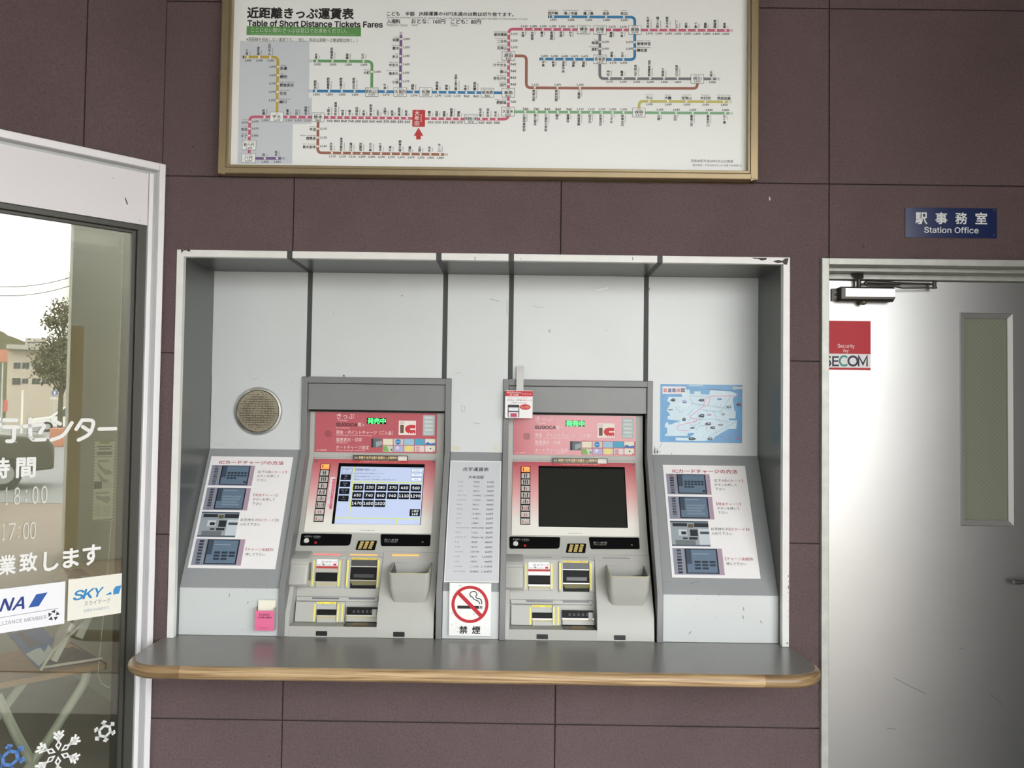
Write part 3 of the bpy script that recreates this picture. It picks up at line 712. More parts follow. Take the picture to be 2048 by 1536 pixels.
    strip = b.build('button_strip', T, smooth=False)
    def person(S, u, v, h, m_):
        S.uvpoly([(u-.16*h, v+.02*h), (u-.09*h, v+.06*h), (u-.09*h, v-.5*h), (u+.09*h, v-.5*h), (u+.09*h, v+.06*h), (u+.16*h, v+.02*h), (u+.16*h, v+.2*h), (u-.16*h, v+.2*h)], m_, 2)
        S.uvpoly([(u+.12*h*math.cos(a*PI/4), v+.34*h+.12*h*math.sin(a*PI/4)) for a in range(8)], m_, 2)
    bk, rd = ink((30, 28, 28)), ink((184, 52, 56)); btn = ink((196, 194, 190), .35)
    pat = ['k', 'kk', 'kkk', 'kr', 'krk', 'rkr', 'krrk', 'rr', 'r']
    lit = ink((255, 128, 72), .4, 1.0)
    for i, p_ in enumerate(pat):
        b = MB(); S = Sheet(FT, b, base=.0072); e = ch*.1; va_ = v1-(i+1)*ch+e; vb_ = v1-i*ch-e
        b.hexa([FT.P(uA+e, va_, .006), FT.P(uB-e, va_, .006), FT.P(uB-e, va_, .009), FT.P(uA+e, va_, .009), FT.P(uA+e, vb_, .006), FT.P(uB-e, vb_, .006), FT.P(uB-e, vb_, .009), FT.P(uA+e, vb_, .009)], lit if i == 0 else btn)
        S.base = .0092; um = (uA+uB)/2; hv = (vb_-va_); k_ = len(p_)
        for q, c_ in enumerate(p_):
            off = (q-(k_-1)/2)*hv*.36
            if k_ == 1: off = -hv*.42; S.urect(um-hv*.1, um+hv*.55, va_+hv*.12, va_+hv*.2, bk if c_ == 'k' else rd, 2)
            sz = hv*(.86 if c_ == 'k' else .6); person(S, um+off, (va_+vb_)/2-(0 if c_ == 'k' else hv*.1), sz, bk if c_ == 'k' else rd)
        o_ = b.build('count_button', strip, smooth=False)
        if i == 0: o_['label'] = 'lit orange button'
    # screen recess
    sx0_ = (FT.uv(*ca(553, 900))[0]+FT.uv(*ca(476, 1430))[0])/2; sx1_ = (FT.uv(*ca(1352, 900))[0]+FT.uv(*ca(1308, 1430))[0])/2
    sv1, sv0 = FT.uv(*ca(950, 876))[1], FT.uv(*ca(900, 1441))[1]
    b = MB(); S = Sheet(FT, b, base=.0042); S.urect(sx0_, sx1_, sv0, sv1, m_black, 1); b.build('screen_bezel', T, smooth=False)
    # black call bar, keypad, amount display
    b = MB(); S = Sheet(FB, b, cb, base=.002)
    def bar(pts, tr=cb):
        q = [FB.uv(*tr(*p)) for p in pts]; b.loft([[FB.P(u, v, 0) for u, v in q], [FB.P(u, v, .002) for u, v in q]], m_black)
    bar([(240, 350), (228, 338), (243, 222), (256, 212), (808, 220), (820, 228), (800, 325), (790, 341), (770, 350)][::-1])
    S.text('よびだし とりけし', 280, 245, 20, (200, 200, 200), al='l', w=190); S.text('CANCEL', 392, 264, 8, (150, 150, 150), al='l', w=62)
    b.build('call_bar', T, smooth=False)
    b = MB(); u, v = FB.uv(*cb(304, 296)); b.cyl(FB.P(u, v, .002), FB.n, .0098, .004, mat('knob_white', (214, 212, 208), .35), 24)
    S = Sheet(FB, b, cb, base=.0062); S.disc(315, 262, 9, (60, 60, 60), 1); S.line([(262, 310), (280, 322), (305, 326), (328, 318)], 5, (70, 70, 70), 1); b.build('call_knob', T)
    b = MB(); u, v = FB.uv(*cb(407, 318)); b.cyl(FB.P(u, v, .002), FB.n, .0048, .003, mat('button_red', (186, 30, 44), .3), 16); b.build('cancel_button', T)
    b = MB(); S = Sheet(FB, b, cb, base=.002)
    bar([(1160, 355), (1148, 340), (1145, 232), (1158, 220), (1705, 226), (1716, 236), (1708, 345), (1696, 356)][::-1])
    S.text('投入金額', 1188, 282, 22, (150, 150, 150), al='l', w=158); S.text('TOTAL AMOUNT', 1185, 306, 17, (140, 140, 140), al='l', w=152); S.text('円', 1622, 311, 18, (150, 150, 150))
    b.build('amount_display', T, smooth=False)
    b = MB(); q = [FB.uv(*cb(*p)) for p in [(800, 408), (850, 262), (1112, 262), (1122, 412)]]
    S = Sheet(FB, b, cb, base=.0005); S.uvpoly(q[::-1] if False else q, mat('keypad_recess', (176, 177, 172), .4), 1)
    q = [FB.uv(*cb(*p)) for p in [(862, 392), (866, 398), (1072, 402), (1080, 398), (1106, 300), (1100, 296), (900, 296), (893, 300)]]
    b.loft([[FB.P(u, v, 0) for u, v in q], [FB.P(u, v, .004) for u, v in q]], m_black)
    kp = b.build('keypad', T, smooth=False)
    mk = mat('key_brass', (198, 176, 110), .4)
    for r_ in range(4):
        for c_ in range(3):
            x = 937+c_*58-r_*9; y = 317+r_*21.5; b = MB(); fbox(b, FB, cb, x-20, y-8.5, x+20, y+8.5, .004, .0075, mk); b.build('key', kp, bevel=.0008)
    # status lights
    lights = []
    off_ = mat('light_off', (150, 150, 162), .3); off2 = mat('light_off_lower', (112, 112, 122), .3)
    for x0, x1, yy in ((388, 690, 449), (800, 1106, 453), (1275, 1580, 457)):
        b = MB(); u0_, u1_ = FLt.uv(*cb(x0, yy))[0], FLt.uv(*cb(x1, yy))[0]; v_ = FLt.uv(*cb((x0+x1)/2, yy))[1]; S = Sheet(FLt, b, base=.001)
        b.tube([FLt.P(u0_, v_, .0), FLt.P(u1_, v_, .0)], .0022, off_, 8); lights.append(b.build('status_light', T))
    FRh = .008
    for x0, x1, yy in ((372, 676, 949), (785, 1085, 953)):
        b = MB(); fbox(b, FR, cb, x0, yy-9, x1, yy+9, 0, FRh+.002, off2); b.build('lower_status_light', T, bevel=.0012)
    b = MB(); fbox(b, FR, cb, 190, 930, 1120, 985, 0, FRh, m_body); b.build('slot_ledge', T, bevel=.003)
    # card unit
    b = MB(); fbox(b, FR, cb, 362, 497, 412, 824, 0, .012, m_body); fbox(b, FR, cb, 662, 497, 705, 824, 0, .012, m_body); fbox(b, FR, cb, 412, 500, 662, 655, 0, .009, m_body)
    fbox(b, FR, cb, 412, 655, 662, 762, 0, .003, m_mouth); fbox(b, FR, cb, 415, 668, 655, 740, .003, .012, m_mouth); fbox(b, FR, cb, 405, 758, 660, 775, 0, .011, m_silver); fbox(b, FR, cb, 412, 775, 660, 800, 0, .010, m_tan); fbox(b, FR, cb, 412, 800, 662, 824, 0, .008, m_body)
    S = Sheet(FR, b, cb, base=.0125); S.rect(379, 520, 394, 805, m_yel); S.rect(672, 520, 690, 808, m_yel)
    S.base = .0093; S.rect(425, 505, 668, 580, (238, 238, 240)); S.text('ICカード', 594, 536, 26, (40, 40, 40), w=132); S.rect(478, 522, 512, 560, (206, 204, 200), 2); S.text('IC CARD', 556, 570, 12, (90, 90, 90), w=72); S.rect(612, 556, 648, 578, (206, 40, 60), 2); S.rect(428, 562, 470, 572, (220, 190, 190), 2); S.rect(488, 562, 512, 572, (60, 50, 60), 2)
    S.rect(417, 586, 662, 610, (196, 62, 56)); S.text('オレンジカード不可', 540, 598, 17, (90, 20, 22), 2, w=220)
    S.rect(417, 612, 662, 650, m_silver)
    b.build('card_unit', T, smooth=False)
    # note unit
    b = MB(); fbox(b, FR, cb, 765, 495, 806, 840, 0, .012, m_body); fbox(b, FR, cb, 1106, 495, 1165, 840, 0, .012, m_body)
    fbox(b, FR, cb, 806, 510, 1106, 590, 0, .003, mat('slot_dark_grey', (66, 66, 68), .3)); fbox(b, FR, cb, 806, 584, 1106, 594, 0, .008, m_silver); fbox(b, FR, cb, 806, 594, 1106, 838, 0, .002, m_mouth)
    fbox(b, FR, cb, 812, 606, 1098, 735, .002, .014, m_mouth); fbox(b, FR, cb, 845, 676, 1075, 716, .014, .0155, mat('slot_lip', (58, 58, 62), .25)); fbox(b, FR, cb, 800, 742, 1098, 752, 0, .016, m_silver)
    q = [FR.uv(*cb(*p)) for p in [(825, 800), (1090, 800), (1098, 752), (802, 752)]]; b.face([FR.P(q[0][0], q[0][1], .004), FR.P(q[1][0], q[1][1], .004), FR.P(q[2][0], q[2][1], .014), FR.P(q[3][0], q[3][1], .014)], mat('slot_ramp', (150, 146, 112), .35, .3))
    S = Sheet(FR, b, cb, base=.0125); S.rect(764, 515, 784, 812, m_yel); S.rect(1112, 515, 1132, 822, m_yel)
    S.base = .0035; S.rect(815, 488, 1108, 511, (222, 200, 96)); S.text('おさつ', 880, 499, 13, (90, 80, 40), 2); S.text('使えます', 1040, 499, 13, (90, 80, 40), 2)
    b.build('note_unit', T, smooth=False)
    # ticket unit
    b = MB(); fbox(b, FR, cb, 190, 992, 425, 1215, 0, .020, m_body); fbox(b, FR, cb, 655, 992, 745, 1222, 0, .020, m_body); fbox(b, FR, cb, 425, 992, 655, 1035, 0, .019, m_body); fbox(b, FR, cb, 425, 1035, 655, 1075, 0, .014, m_body2)
    fbox(b, FR, cb, 425, 1075, 655, 1142, 0, .004, m_mouth); fbox(b, FR, cb, 430, 1088, 650, 1136, .004, .014, m_mouth); fbox(b, FR, cb, 425, 1142, 655, 1156, 0, .017, m_silver); fbox(b, FR, cb, 425, 1156, 655, 1180, 0, .013, m_tan); fbox(b, FR, cb, 425, 1180, 655, 1222, 0, .016, m_body)
    S = Sheet(FR, b, cb, base=.0205); S.rect(397, 1012, 414, 1215, m_yel); S.rect(662, 1012, 680, 1215, m_yel); S.rect(712, 1010, 728, 1215, m_yel)
    S.base = .0195; S.rect(435, 992, 655, 1014, (246, 230, 80)); S.text('きっぷ', 482, 1003, 15, (90, 80, 30), 2, w=58); S.text('Tickets', 605, 1003, 13, (120, 104, 40), 2, w=66)
    b.build('ticket_unit', T, smooth=False)
    # change return
    b = MB(); fbox(b, FR, cb, 770, 1050, 1118, 1140, 0, .018, m_mouth); fbox(b, FR, cb, 762, 1140, 1118, 1156, 0, .022, m_silver); fbox(b, FR, cb, 765, 1156, 1118, 1170, 0, .016, m_tan); fbox(b, FR, cb, 765, 1170, 1118, 1215, 0, .018, m_body)
    S = Sheet(FR, b, cb, base=.0185)
    for q in range(5): S.rect(838+q*50, 1085, 864+q*50, 1116, (62, 62, 64), 1)
    fbox(b, FR, cb, 1060, 1075, 1110, 1165, .018, .024, m_body2)
    b.build('change_slot', T, smooth=False)
    b = MB(); yb = FBb-.004; ya = PY+.004; xm_ = at_y(690, 1248, .08).x
    zt_ = lambda y: zfb+(zl-zfb)*(y-FBb)/(PY-.0015-FBb)+.0008
    b.hexa([(xm_, ya, zt_(ya)), (rx-.002, ya, zt_(ya)), (rx-.002, yb, zt_(yb)), (xm_, yb, zt_(yb)), (xm_, ya, zt_(ya)+.001), (rx-.002, ya, zt_(ya)+.001), (rx-.002, yb, zt_(yb)+.001), (xm_, yb, zt_(yb)+.001)], mat('tray_dark', (62, 58, 44), .3))
    b.hexa([(xm_+.03, ya+.01, zt_(ya+.01)+.001), (rx-.04, ya+.01, zt_(ya+.01)+.001), (rx-.04, yb-.02, zt_(yb-.02)+.001), (xm_+.03, yb-.02, zt_(yb-.02)+.001), (xm_+.03, ya+.01, zt_(ya+.01)+.002), (rx-.04, ya+.01, zt_(ya+.01)+.002), (rx-.04, yb-.02, zt_(yb-.02)+.002), (xm_+.03, yb-.02, zt_(yb-.02)+.002)], mat('tray_brass', (120, 92, 36), .3, .3))
    b.build('coin_tray', T, smooth=False)
    for x0, x1, y0, y1 in ((407, 537, 1320, 1375), (1287, 1418, 1331, 1386)):
        b = MB(); S = Sheet(FLip, b, cb, base=.0003); S.rect(x0, y0, x1, y1, mat('plug_black', (26, 26, 26), .4), 1, 8); b.build('black_plug', T, smooth=False)
    # handset cover on the left
    b = MB(); xl = FSl.uv(*cb(112, 640))[0]; xr = FSl.uv(*cb(345, 640))[0]
    prf = [(z4-.002, D4-.002), (z4-.010, D4-.030), (zy(1119, .12), .118), (zy(1128, .10), .107), (zy(1134, .10), .112), (zy(1170, .085), .083), (zy(1175, .09), .092), (zy(1176, .12), .13)]
    rings = []
    for x, sh in ((xl, .012), (xl+.004, .004), (xl+.012, 0), (xr-.012, 0), (xr-.004, .004), (xr, .012)):
        rings.append([(x, y+sh, z) for z, y in prf]+[(.19, zz) and (x, .20, zz) for zz in (zy(1176, .12)+.01, z4-.004)])
    b.loft(rings, m_body); 
    b.build('slot_cover', T, bevel=.002)
    b = MB(); b.face([(xr+.0008, .145, zy(1165, .12)), (xr+.0008, .105, zy(1162, .11)), (xr+.0008, .122, zy(1126, .12)), (xr+.0008, .15, zy(1128, .14))], mat('cover_slot_grey', (104, 104, 102), .5)); b.build('cover_slot', T, smooth=False)
    # coin hopper
    b = MB(); hl, hr = at_y(776.5, 1145, .03).x, at_y(858.5, 1145, .03).x
    zr0 = zy(1126, .14, 815); zr1 = zy(1146.5, .025, 815); zbt = zy(1204, .07, 815)
    n_ = 6
    def ring(xa, xb, yf, yb_, zf_, zb_, r):
        pts = [(xa, yb_), (xa, yf+r)]
        pts = [(xa, yb_)]+[(xa+r-r*math.cos(PI/2*k/n_), yf+r-r*math.sin(PI/2*k/n_)) for k in range(n_+1)]+[(xb-r+r*math.sin(PI/2*k/n_), yf+r-r*math.cos(PI/2*k/n_)) for k in range(n_+1)]+[(xb, yb_)]
        return [(x, y, zf_+(zb_-zf_)*(y-yf)/(yb_-yf)) for x, y in pts]
    yf, yb_ = .022, .165
    rings = [ring(hl+.013, hr-.013, .0665, .20, zbt, zbt-.001, .016), ring(hl+.008, hr-.008, .053, .20, zbt+.02, zbt+.02, .018), ring(hl+.002, hr-.002, .036, .19, zbt+.055, zbt+.056, .018),
             ring(hl, hr, .026, .18, zr1-.006, zr0-.004, .017), ring(hl+.001, hr-.001, yf+.002, .17, zr1-.001, zr0+.0005, .016), ring(hl+.005, hr-.005, yf+.007, yb_-.004, zr1+.0005, zr0+.0008, .012),
             ring(hl+.006, hr-.006, yf+.009, yb_-.006, zr1-.004, zr0-.003, .011)]
    b.loft(rings, m_body, True, False)
    hop = b.build('coin_hopper', T, angle=50)
    b = MB(); b.loft([ring(hl+.006, hr-.006, yf+.009, yb_-.006, zr1-.004, zr0-.003, .011), ring(hl+.02, hr-.02, yf+.045, yb_-.02, zr1-.035, zr1-.03, .008)], mat('hopper_inner', (66, 61, 57), .35, .3), False, True)
    zc_ = zr1-.012; b.face([(hl+.03, yf+.07, zr1-.018), (hr-.007, yf+.02, zr1-.007), (hr-.007, yb_-.03, zr0-.03), (hl+.05, yb_-.03, zr0-.05)], mat('hopper_flap', (92, 84, 78), .25, .6))
    b.build('hopper_chute', hop, smooth=False)
    b = MB(); b.loft([ring(hl+.0005, hr-.0005, yf+.0015, .10, zr1-.0015, zr1-.0015+(zr0-zr1)*.55, .016), ring(hl+.003, hr-.003, yf+.004, .10, zr1+.0004, zr1+.0004+(zr0-zr1)*.55, .014)], mat('hopper_lip', (216, 206, 150), .5), False, False, closed=False); b.build('hopper_lip', hop)
    return T, lights, dict(FT=FT, FU=FU, sx0=sx0_, sx1=sx1_, sv0=sv0, sv1=sv1, ct=ct, ca=ca, FLt=FLt)
M1, L1, G = machine('ticket_machine', 'pink and white ticket machine with its touch screen lit showing fare buttons')
def copy_tree(o, parent=None):
    c = o.copy(); C.objects.link(c)
    if parent is not None: c.parent = parent
    for ch in list(o.children): copy_tree(ch, c)
    return c
M2 = copy_tree(M1); M2.location = M1.location+Vector((MDX, 0, 0))
M2['label'] = 'pink and white ticket machine whose touch screen is blank and dark'
# what is lit only on the first machine
for o, c_ in zip(L1, ((255, 92, 84), (255, 150, 66), (255, 150, 66))):
    o.material_slots[0].link = 'OBJECT'; o.material_slots[0].material = ink(c_, .4, 1.0)
FT, ct = G['FT'], G['ct']
b = MB(); S = Sheet(FT, b, ct, base=.0048)
scr = lambda c_, e=1.0: ink(c_, .25, e*.36)
bw = G['sx1']-G['sx0']; bh = G['sv1']-G['sv0']
SBG, SBL, SYL, SGR, SWH = scr((176, 188, 216), .75), scr((22, 26, 34), .15), scr((196, 204, 92), .75), scr((118, 132, 166), .75), scr((214, 222, 238), .8)
qx0 = (S.q(370, 290)[0]+S.q(240, 1268)[0])/2; qx1 = (S.q(1780, 310)[0]+S.q(1705, 1280)[0])/2
qv1, qv0 = S.q(1000, 298)[1], S.q(1000, 1275)[1]
S.urect(qx0, qx1, qv0, qv1, SBG, 1)
U = lambda f: qx0+(qx1-qx0)*f
V = lambda y: S.q(1000, y)[1]
def yb(x0, x1, y0, y1): S.urect(U(x0), U(x1), V(y1), V(y0), SYL, 2)
yb(.158, .170, 298, 1168); yb(.158, 1.0, 550, 567); yb(0, 1.0, 1168, 1182); yb(.715, .728, 1182, 1275)
S.frame(378, 318, 556, 408, 9, SGR, 3); S.text('近距離', 466, 346, 22, (50, 60, 80), 4); S.text('きっぷ', 462, 380, 18, (80, 90, 110), 4)
ux = U(.012); uw = (qx1-qx0)*.122
for y0, y1, a_, b_ in ((432, 528, '定期', 'きっぷ'), (550, 648, 'SUNQ', '回数'), (670, 770, '回数・往復', 'きっぷ'), (793, 893, 'IC', 'カード')):
    S.urect(ux, ux+uw, V(y1), V(y0), SBL, 3); kk = S.k(1000, 600)
    S.utext(a_, ux+uw/2, V(y0+32), 20*kk, scr((180, 186, 200), .5), 4, 'c', None); S.utext(b_, ux+uw/2, V(y0+68), 18*kk, scr((180, 186, 200), .5), 4)
S.text('近距離片道きっぷ', 600, 342, 40, (40, 46, 70), 4, al='l', w=350)
S.text('自由席の駅や特急の乗車券きっぷです', 588, 406, 24, (90, 100, 130), 4, al='l', w=500); S.text('お求めの金額をお押してください。', 586, 458, 24, (90, 100, 130), 4, al='l', w=450); S.text('乗車券・十円切符・百円硬貨 ご利用を押します', 582, 508, 22, (90, 100, 130), 4, al='l', w=720)
for y0, y1, tx_ in ((316, 378, 'English'), (394, 456, '한국어'), (470, 534, '中文')):
    S.urect(U(.852), U(.988), V(y1), V(y0), SGR, 3); S.urect(U(.858), U(.982), V(y1-8), V(y0+8), SWH, 4); S.utext(tx_, U(.92), V((y0+y1)/2), 34*S.k(1000, 600), (70, 80, 110), 5)
fares = [['210', '230', '280', '370', '460', '560'], ['650', '740', '840', '940', '1110', '1290'], ['1470', '1650', '1820']]
for r_, row in enumerate(fares):
    y0 = 590+r_*137; y1 = y0+116
    for c_, tx_ in enumerate(row):
        fx = .173+c_*.1375; S.urect(U(fx), U(fx+.124), V(y1), V(y0), SBL, 3, .0012); S.utext(tx_, U(fx+.062), V((y0+y1)/2), 50*S.k(1000, 800), scr((226, 228, 232), .9), 5, bold=.012)
S.urect(U(.868), U(.99), V(1128), V(1010), SBL, 3, .0012); S.utext('入場券', U(.929), V(1042), 40*S.k(1000, 900), scr((220, 222, 226), .8), 5); S.utext('160', U(.929), V(1094), 44*S.k(1000, 900), scr((226, 228, 232), .9), 5, bold=.012)
b.build('lit_screen', M1, smooth=False)
b = MB(); S = Sheet(FT, b, base=.0046)
dx = MDX; e = .004
S.urect(G['sx0']+dx+.004, G['sx1']+dx-.004, G['sv0']+.002, G['sv1']-.010, mat('dark_screen', (40, 41, 38), .12), 1)
b.build('dark_screen', M2, smooth=False)

# ---------------------------------------------------------------- forecourt and street, seen mirrored in the window
ME = Vector((.866, -.5, 0)); MR = Vector((.5, .866, 0))
def mbox(mb, px0, px1, py0, py1, t, dep, mm, gnd=False):
    a = refl(px0, 817, t); c = refl(px1, 817, t); e = (a-CAM); e = ME*dep
    z1 = refl((px0+px1)/2, py0, t).z; z0 = 0 if gnd else refl((px0+px1)/2, py1, t).z
    q = [a, c, c+e, a+e]
    mb.hexa([(p.x, p.y, z0) for p in q]+[(p.x, p.y, z1) for p in q], mm)
b = MB(); mbox(b, 137, 310, 0, 0, 6.6, .75, m_conc, True)
for v in b.v[4:]: v.z = 4.0
struct(b.build('column_1', bevel=.01))
b = MB(); b.box(-16, .2, -12, -9.5, 0, 6.5, mat('sky_blocker_render', (128, 126, 120), .8)); struct(b.build('wall_sky_blocker', smooth=False))  # unseen block added opposite to hold back sky light from the left
b = MB(); mbox(b, 137.5, 164, 651, 0, 6.3, .12, mat('khaki_board', (150, 130, 92), .6), True); struct(b.build('khaki_box', smooth=False))  # khaki box for the brown shape mirrored beside the column

# ---------------------------------------------------------------- fare board
BF = .050                                            # front of its frame stands this far off the wall
K1, K2, K3 = crop(430, 0, 4.3875), crop(780, 0, 4.3875), crop(1130, 0, 4.3875)
fF = wallf(-BF)
bx0 = fF.uv(*K1(20, 1525))[0]; bx1 = fF.uv(*K3(1700, 1500))[0]; bz0 = (fF.uv(*K1(20, 1526))[1]+fF.uv(*K3(1700, 1570))[1])/2; bz1 = bz0+.80
FBD = empty('fare_board', ((bx0+bx1)/2, -.02, bz0), 'framed white route map of short distance ticket fares high on the mauve wall', 'fare board')
m_brz = mat('bronze_frame', (158, 141, 110), .36, .6, var=.05, vscale=12)
ow, iw = fF.uv(*K1(75, 1000))[0]-fF.uv(*K1(20, 1000))[0], .010
ow = .0245; iw = .0105
b = MB()
for (xa, xb, za_, zb_) in ((bx0, bx0+ow, bz0, bz1), (bx1-ow, bx1, bz0, bz1), (bx0+ow, bx1-ow, bz0, bz0+ow), (bx0+ow, bx1-ow, bz1-ow, bz1)): b.box(xa, xb, -BF, -.001, za_, zb_, m_brz)
b.build('outer_frame', FBD, bevel=.004, seg=3)
b = MB(); q0, q1, w0, w1 = bx0+ow+.0002, bx1-ow-.0002, bz0+ow+.0002, bz1-ow-.0002
for (xa, xb, za_, zb_) in ((q0, q0+iw, w0, w1), (q1-iw, q1, w0, w1), (q0+iw, q1-iw, w0, w0+iw), (q0+iw, q1-iw, w1-iw, w1)): b.box(xa, xb, -BF+.007, -.001, za_, zb_, m_brz)
b.build('inner_frame', FBD, bevel=.0015)
PB = .012
fP = wallf(-PB); b = MB(); m_paper = mat('board_white', (238, 241, 239), .35, var=.01, vscale=3)
b.box(q0+iw-.002, q1-iw+.002, -PB, -.002, w0+iw-.002, w1-iw+.002, m_paper)
S = Sheet(fP, b, IDT); INK = ink((34, 32, 32)); GRY = ink((95, 95, 98))
def G1(x, y): return K1(x, y)
def G2(x, y): return K2(x, y)
def G3(x, y): return K3(x, y)
s_ = 4.3875
S.poly([K1(*p) for p in ((220, 360), (828, 360), (828, 640), (822, 858), (850, 858), (848, 1085), (683, 1090), (676, 1437), (197, 1437))], (202, 208, 214), 1)
S.text('近距離きっぷ運賃表', *K1(285, 112), 96/s_, INK, al='l', w=930/s_, bold=.04)
S.text('Table of Short Distance Tickets Fares', *K1(287, 203), 52/s_, INK, al='l', w=1182/s_, bold=.035)
S.rect(*K1(277, 236), *K1(1281, 314), (94, 150, 84), 1)
S.text('ここにない駅のきっぷは窓口でお求めください。', *K1(318, 263), 42/s_, (214, 226, 206), al='l', w=840/s_); S.text('If your destination is not shown in the table, please buy the ticket at ticket center', *K1(316, 297), 17/s_, (168, 200, 158), al='l', w=920/s_)
S.text('※原田線を経由しない運賃です。（但し、筑前山家駅～上穂波駅は除く。）', *K1(275, 345), 36/s_, INK, al='l', w=975/s_)
S.text('こども　半額', *K1(1508, 120), 38/s_, INK, al='l', w=242/s_, bold=.022); S.text('JR線運賃の10円未満のは数は切り捨てます。', *K2(254, 122), 42/s_, INK, al='l', w=830/s_, bold=.022)
S.text('Fares for children are half an adult fare. For JR Lines, fare amounts are rounded to the lowest 10 yen.', *K1(1508, 155), 20/s_, INK, al='l', w=1242/s_)
S.text('入場料', *K1(1508, 187), 40/s_, INK, al='l', w=118/s_, bold=.022); S.text('おとな：160円', *K2(188, 187), 42/s_, INK, al='l', w=296/s_, bold=.022); S.text('こども：80円', *K2(535, 190), 42/s_, INK, al='l', w=262/s_, bold=.022)
S.text('Platform Ticket', *K1(1508, 220), 20/s_, INK, al='l', w=182/s_); S.text('Adult', *K2(187, 220), 18/s_, INK, al='l', w=58/s_); S.text('Child', *K2(533, 222), 18/s_, INK, al='l', w=58/s_)
LW = 24/s_
cY, cR, cB, cG, cP, cN, cK, cg, cy = (190, 166, 72), (196, 96, 122), (48, 126, 178), (104, 158, 106), (112, 92, 140), (156, 102, 84), (116, 116, 122), (126, 176, 134), (198, 190, 108)
def path(pts, col, r=38): S.line(pts, LW, col, 2, r/s_)
path([K1(256, 500), K1(552, 502), K1(544, 990)], cY); S.rect(*K1(244, 488), *K1(254, 514), INK, 3)
path([K1(300, 1380), K1(305, 1025), K1(540, 1027), K1(905, 1030), K1(1640, 1037), K2(200, 1040), K2(700, 1046), K2(1037, 1046), K2(1043, 256), K2(1500, 259), K3(120, 261), K3(1442, 268)], cR)
path([K1(905, 1060), K1(901, 1341), K1(1755, 1352), K2(475, 1356)], cN); path([K1(862, 535), K1(1378, 540), K1(1375, 790)], cG); path([K1(856, 799), K1(1400, 803), K2(80, 806), K2(860, 814), K2(1040, 815)], cB)
path([K1(1632, 308), K1(1626, 790)], cP); path([K1(330, 1390), K1(580, 1390)], cP)
path([K2(1060, 490), K2(1197, 491), K2(1196, 770), K3(20, 773), K3(1161, 776), K3(1160, 700)], cN); path([K2(1402, 147), K3(612, 151), K3(612, 523), K3(300, 522), K2(1325, 518)], cB); S.rect(*K2(1387, 135), *K2(1397, 160), INK, 3); S.rect(*K2(1312, 506), *K2(1322, 531), INK, 3)
path([K3(306, 270), K3(305, 690), K3(1160, 692), K3(1325, 693)], cK); path([K3(650, 985), K3(650, 889), K3(1432, 894)], cy); path([K2(1060, 981), K3(650, 989), K3(1440, 994)], cg)
def hatch(x, y, col, K, dx=1, vert=False):
    for i in range(4):
        if vert: S.rect(*K(x-11, y-i*7-3), *K(x+11, y-i*7), col, 2)
        else: S.rect(*K(x+dx*i*8, y-12), *K(x+dx*i*8+3*dx, y+12) if dx > 0 else K(x+dx*i*8+3, y+12), col, 2)
hatch(448, 268, cR, K3); hatch(1446, 268, cR, K3); hatch(1331, 693, cK, K3); hatch(1438, 894, cy, K3); hatch(1446, 994, cg, K3); hatch(480, 1356, cN, K2); hatch(586, 1390, cP, K1); hatch(852, 535, cG, K1, -1); hatch(846, 799, cB, K1, -1); hatch(1632, 305, cP, K1, 1, True)
DOT = ink((238, 236, 232))
def num(t, x, y, al='c'): S.text(t, x, y, 19.5/s_, INK, 3, al, bold=.03)
def rom(t, x, y, rot=0, al='c'):
    S.text(t, x, y, 12/s_, GRY, 3, al, rot=rot)
def st_top(K, x, y, nm, ro, pr, below=True):      # name stacked above the line, fare below
    S.disc(*K(x, y), 10/s_, DOT, 4, 12); X, Y = K(x, y); c = 25.5/s_ if len(nm) < 5 else 24/s_
    S.vtext(nm, *K(x-9 if below else x-9, y-18), c, INK, 3, bold=.022, top=False)
    u = len(ro)*5.2; S.text(ro, *K(x+19, y-20), 11/s_, GRY, 3, 'r', w=min(u, len(nm)*25)/s_, rot=-PI/2)
    num(pr, *K(x+3, y+31))
def st_bot(K, x, y, nm, ro, pr):                  # fare above, name stacked below
    S.disc(*K(x, y), 10/s_, DOT, 4, 12); S.vtext(nm, *K(x-9, y+18), 26/s_, INK, 3, bold=.022)
    S.text(ro, *K(x+16, y+20), 11/s_, GRY, 3, 'l', w=min(len(ro)*5.2, len(nm)*26)/s_, rot=-PI/2); num(pr, *K(x+2, y-25))
def st_r(K, x, y, nm, ro, pr):                    # name on the right, fare on the left
    S.disc(*K(x, y), 10/s_, DOT, 4, 12); S.text(nm, *K(x+19, y+12), 29/s_, INK, 3, 'l', w=len(nm)*30/s_, bold=.022); S.text(ro, *K(x+22, y-14), 12/s_, GRY, 3, 'l', w=len(ro)*9.5/s_); num(pr, *K(x-17, y), 'r')
def st_l(K, x, y, nm, ro, pr):                    # name on the left, fare on the right
    S.disc(*K(x, y), 10/s_, DOT, 4, 12); S.text(nm, *K(x-17, y+7), 28/s_, INK, 3, 'r', w=len(nm)*28/s_, bold=.022); S.text(ro, *K(x-17, y-18), 11/s_, GRY, 3, 'r', w=len(ro)*9/s_); num(pr, *K(x+20, y), 'l')
def st_h(K, x, y, nm, ro, pr):                    # name above, written across
    S.disc(*K(x, y), 10/s_, DOT, 4, 12); S.text(nm, *K(x, y-30), 28/s_, INK, 3, w=len(nm)*29/s_, bold=.022); S.text(ro, *K(x, y-56), 11/s_, GRY, 3, w=len(ro)*9/s_); num(pr, *K(x+3, y+28))
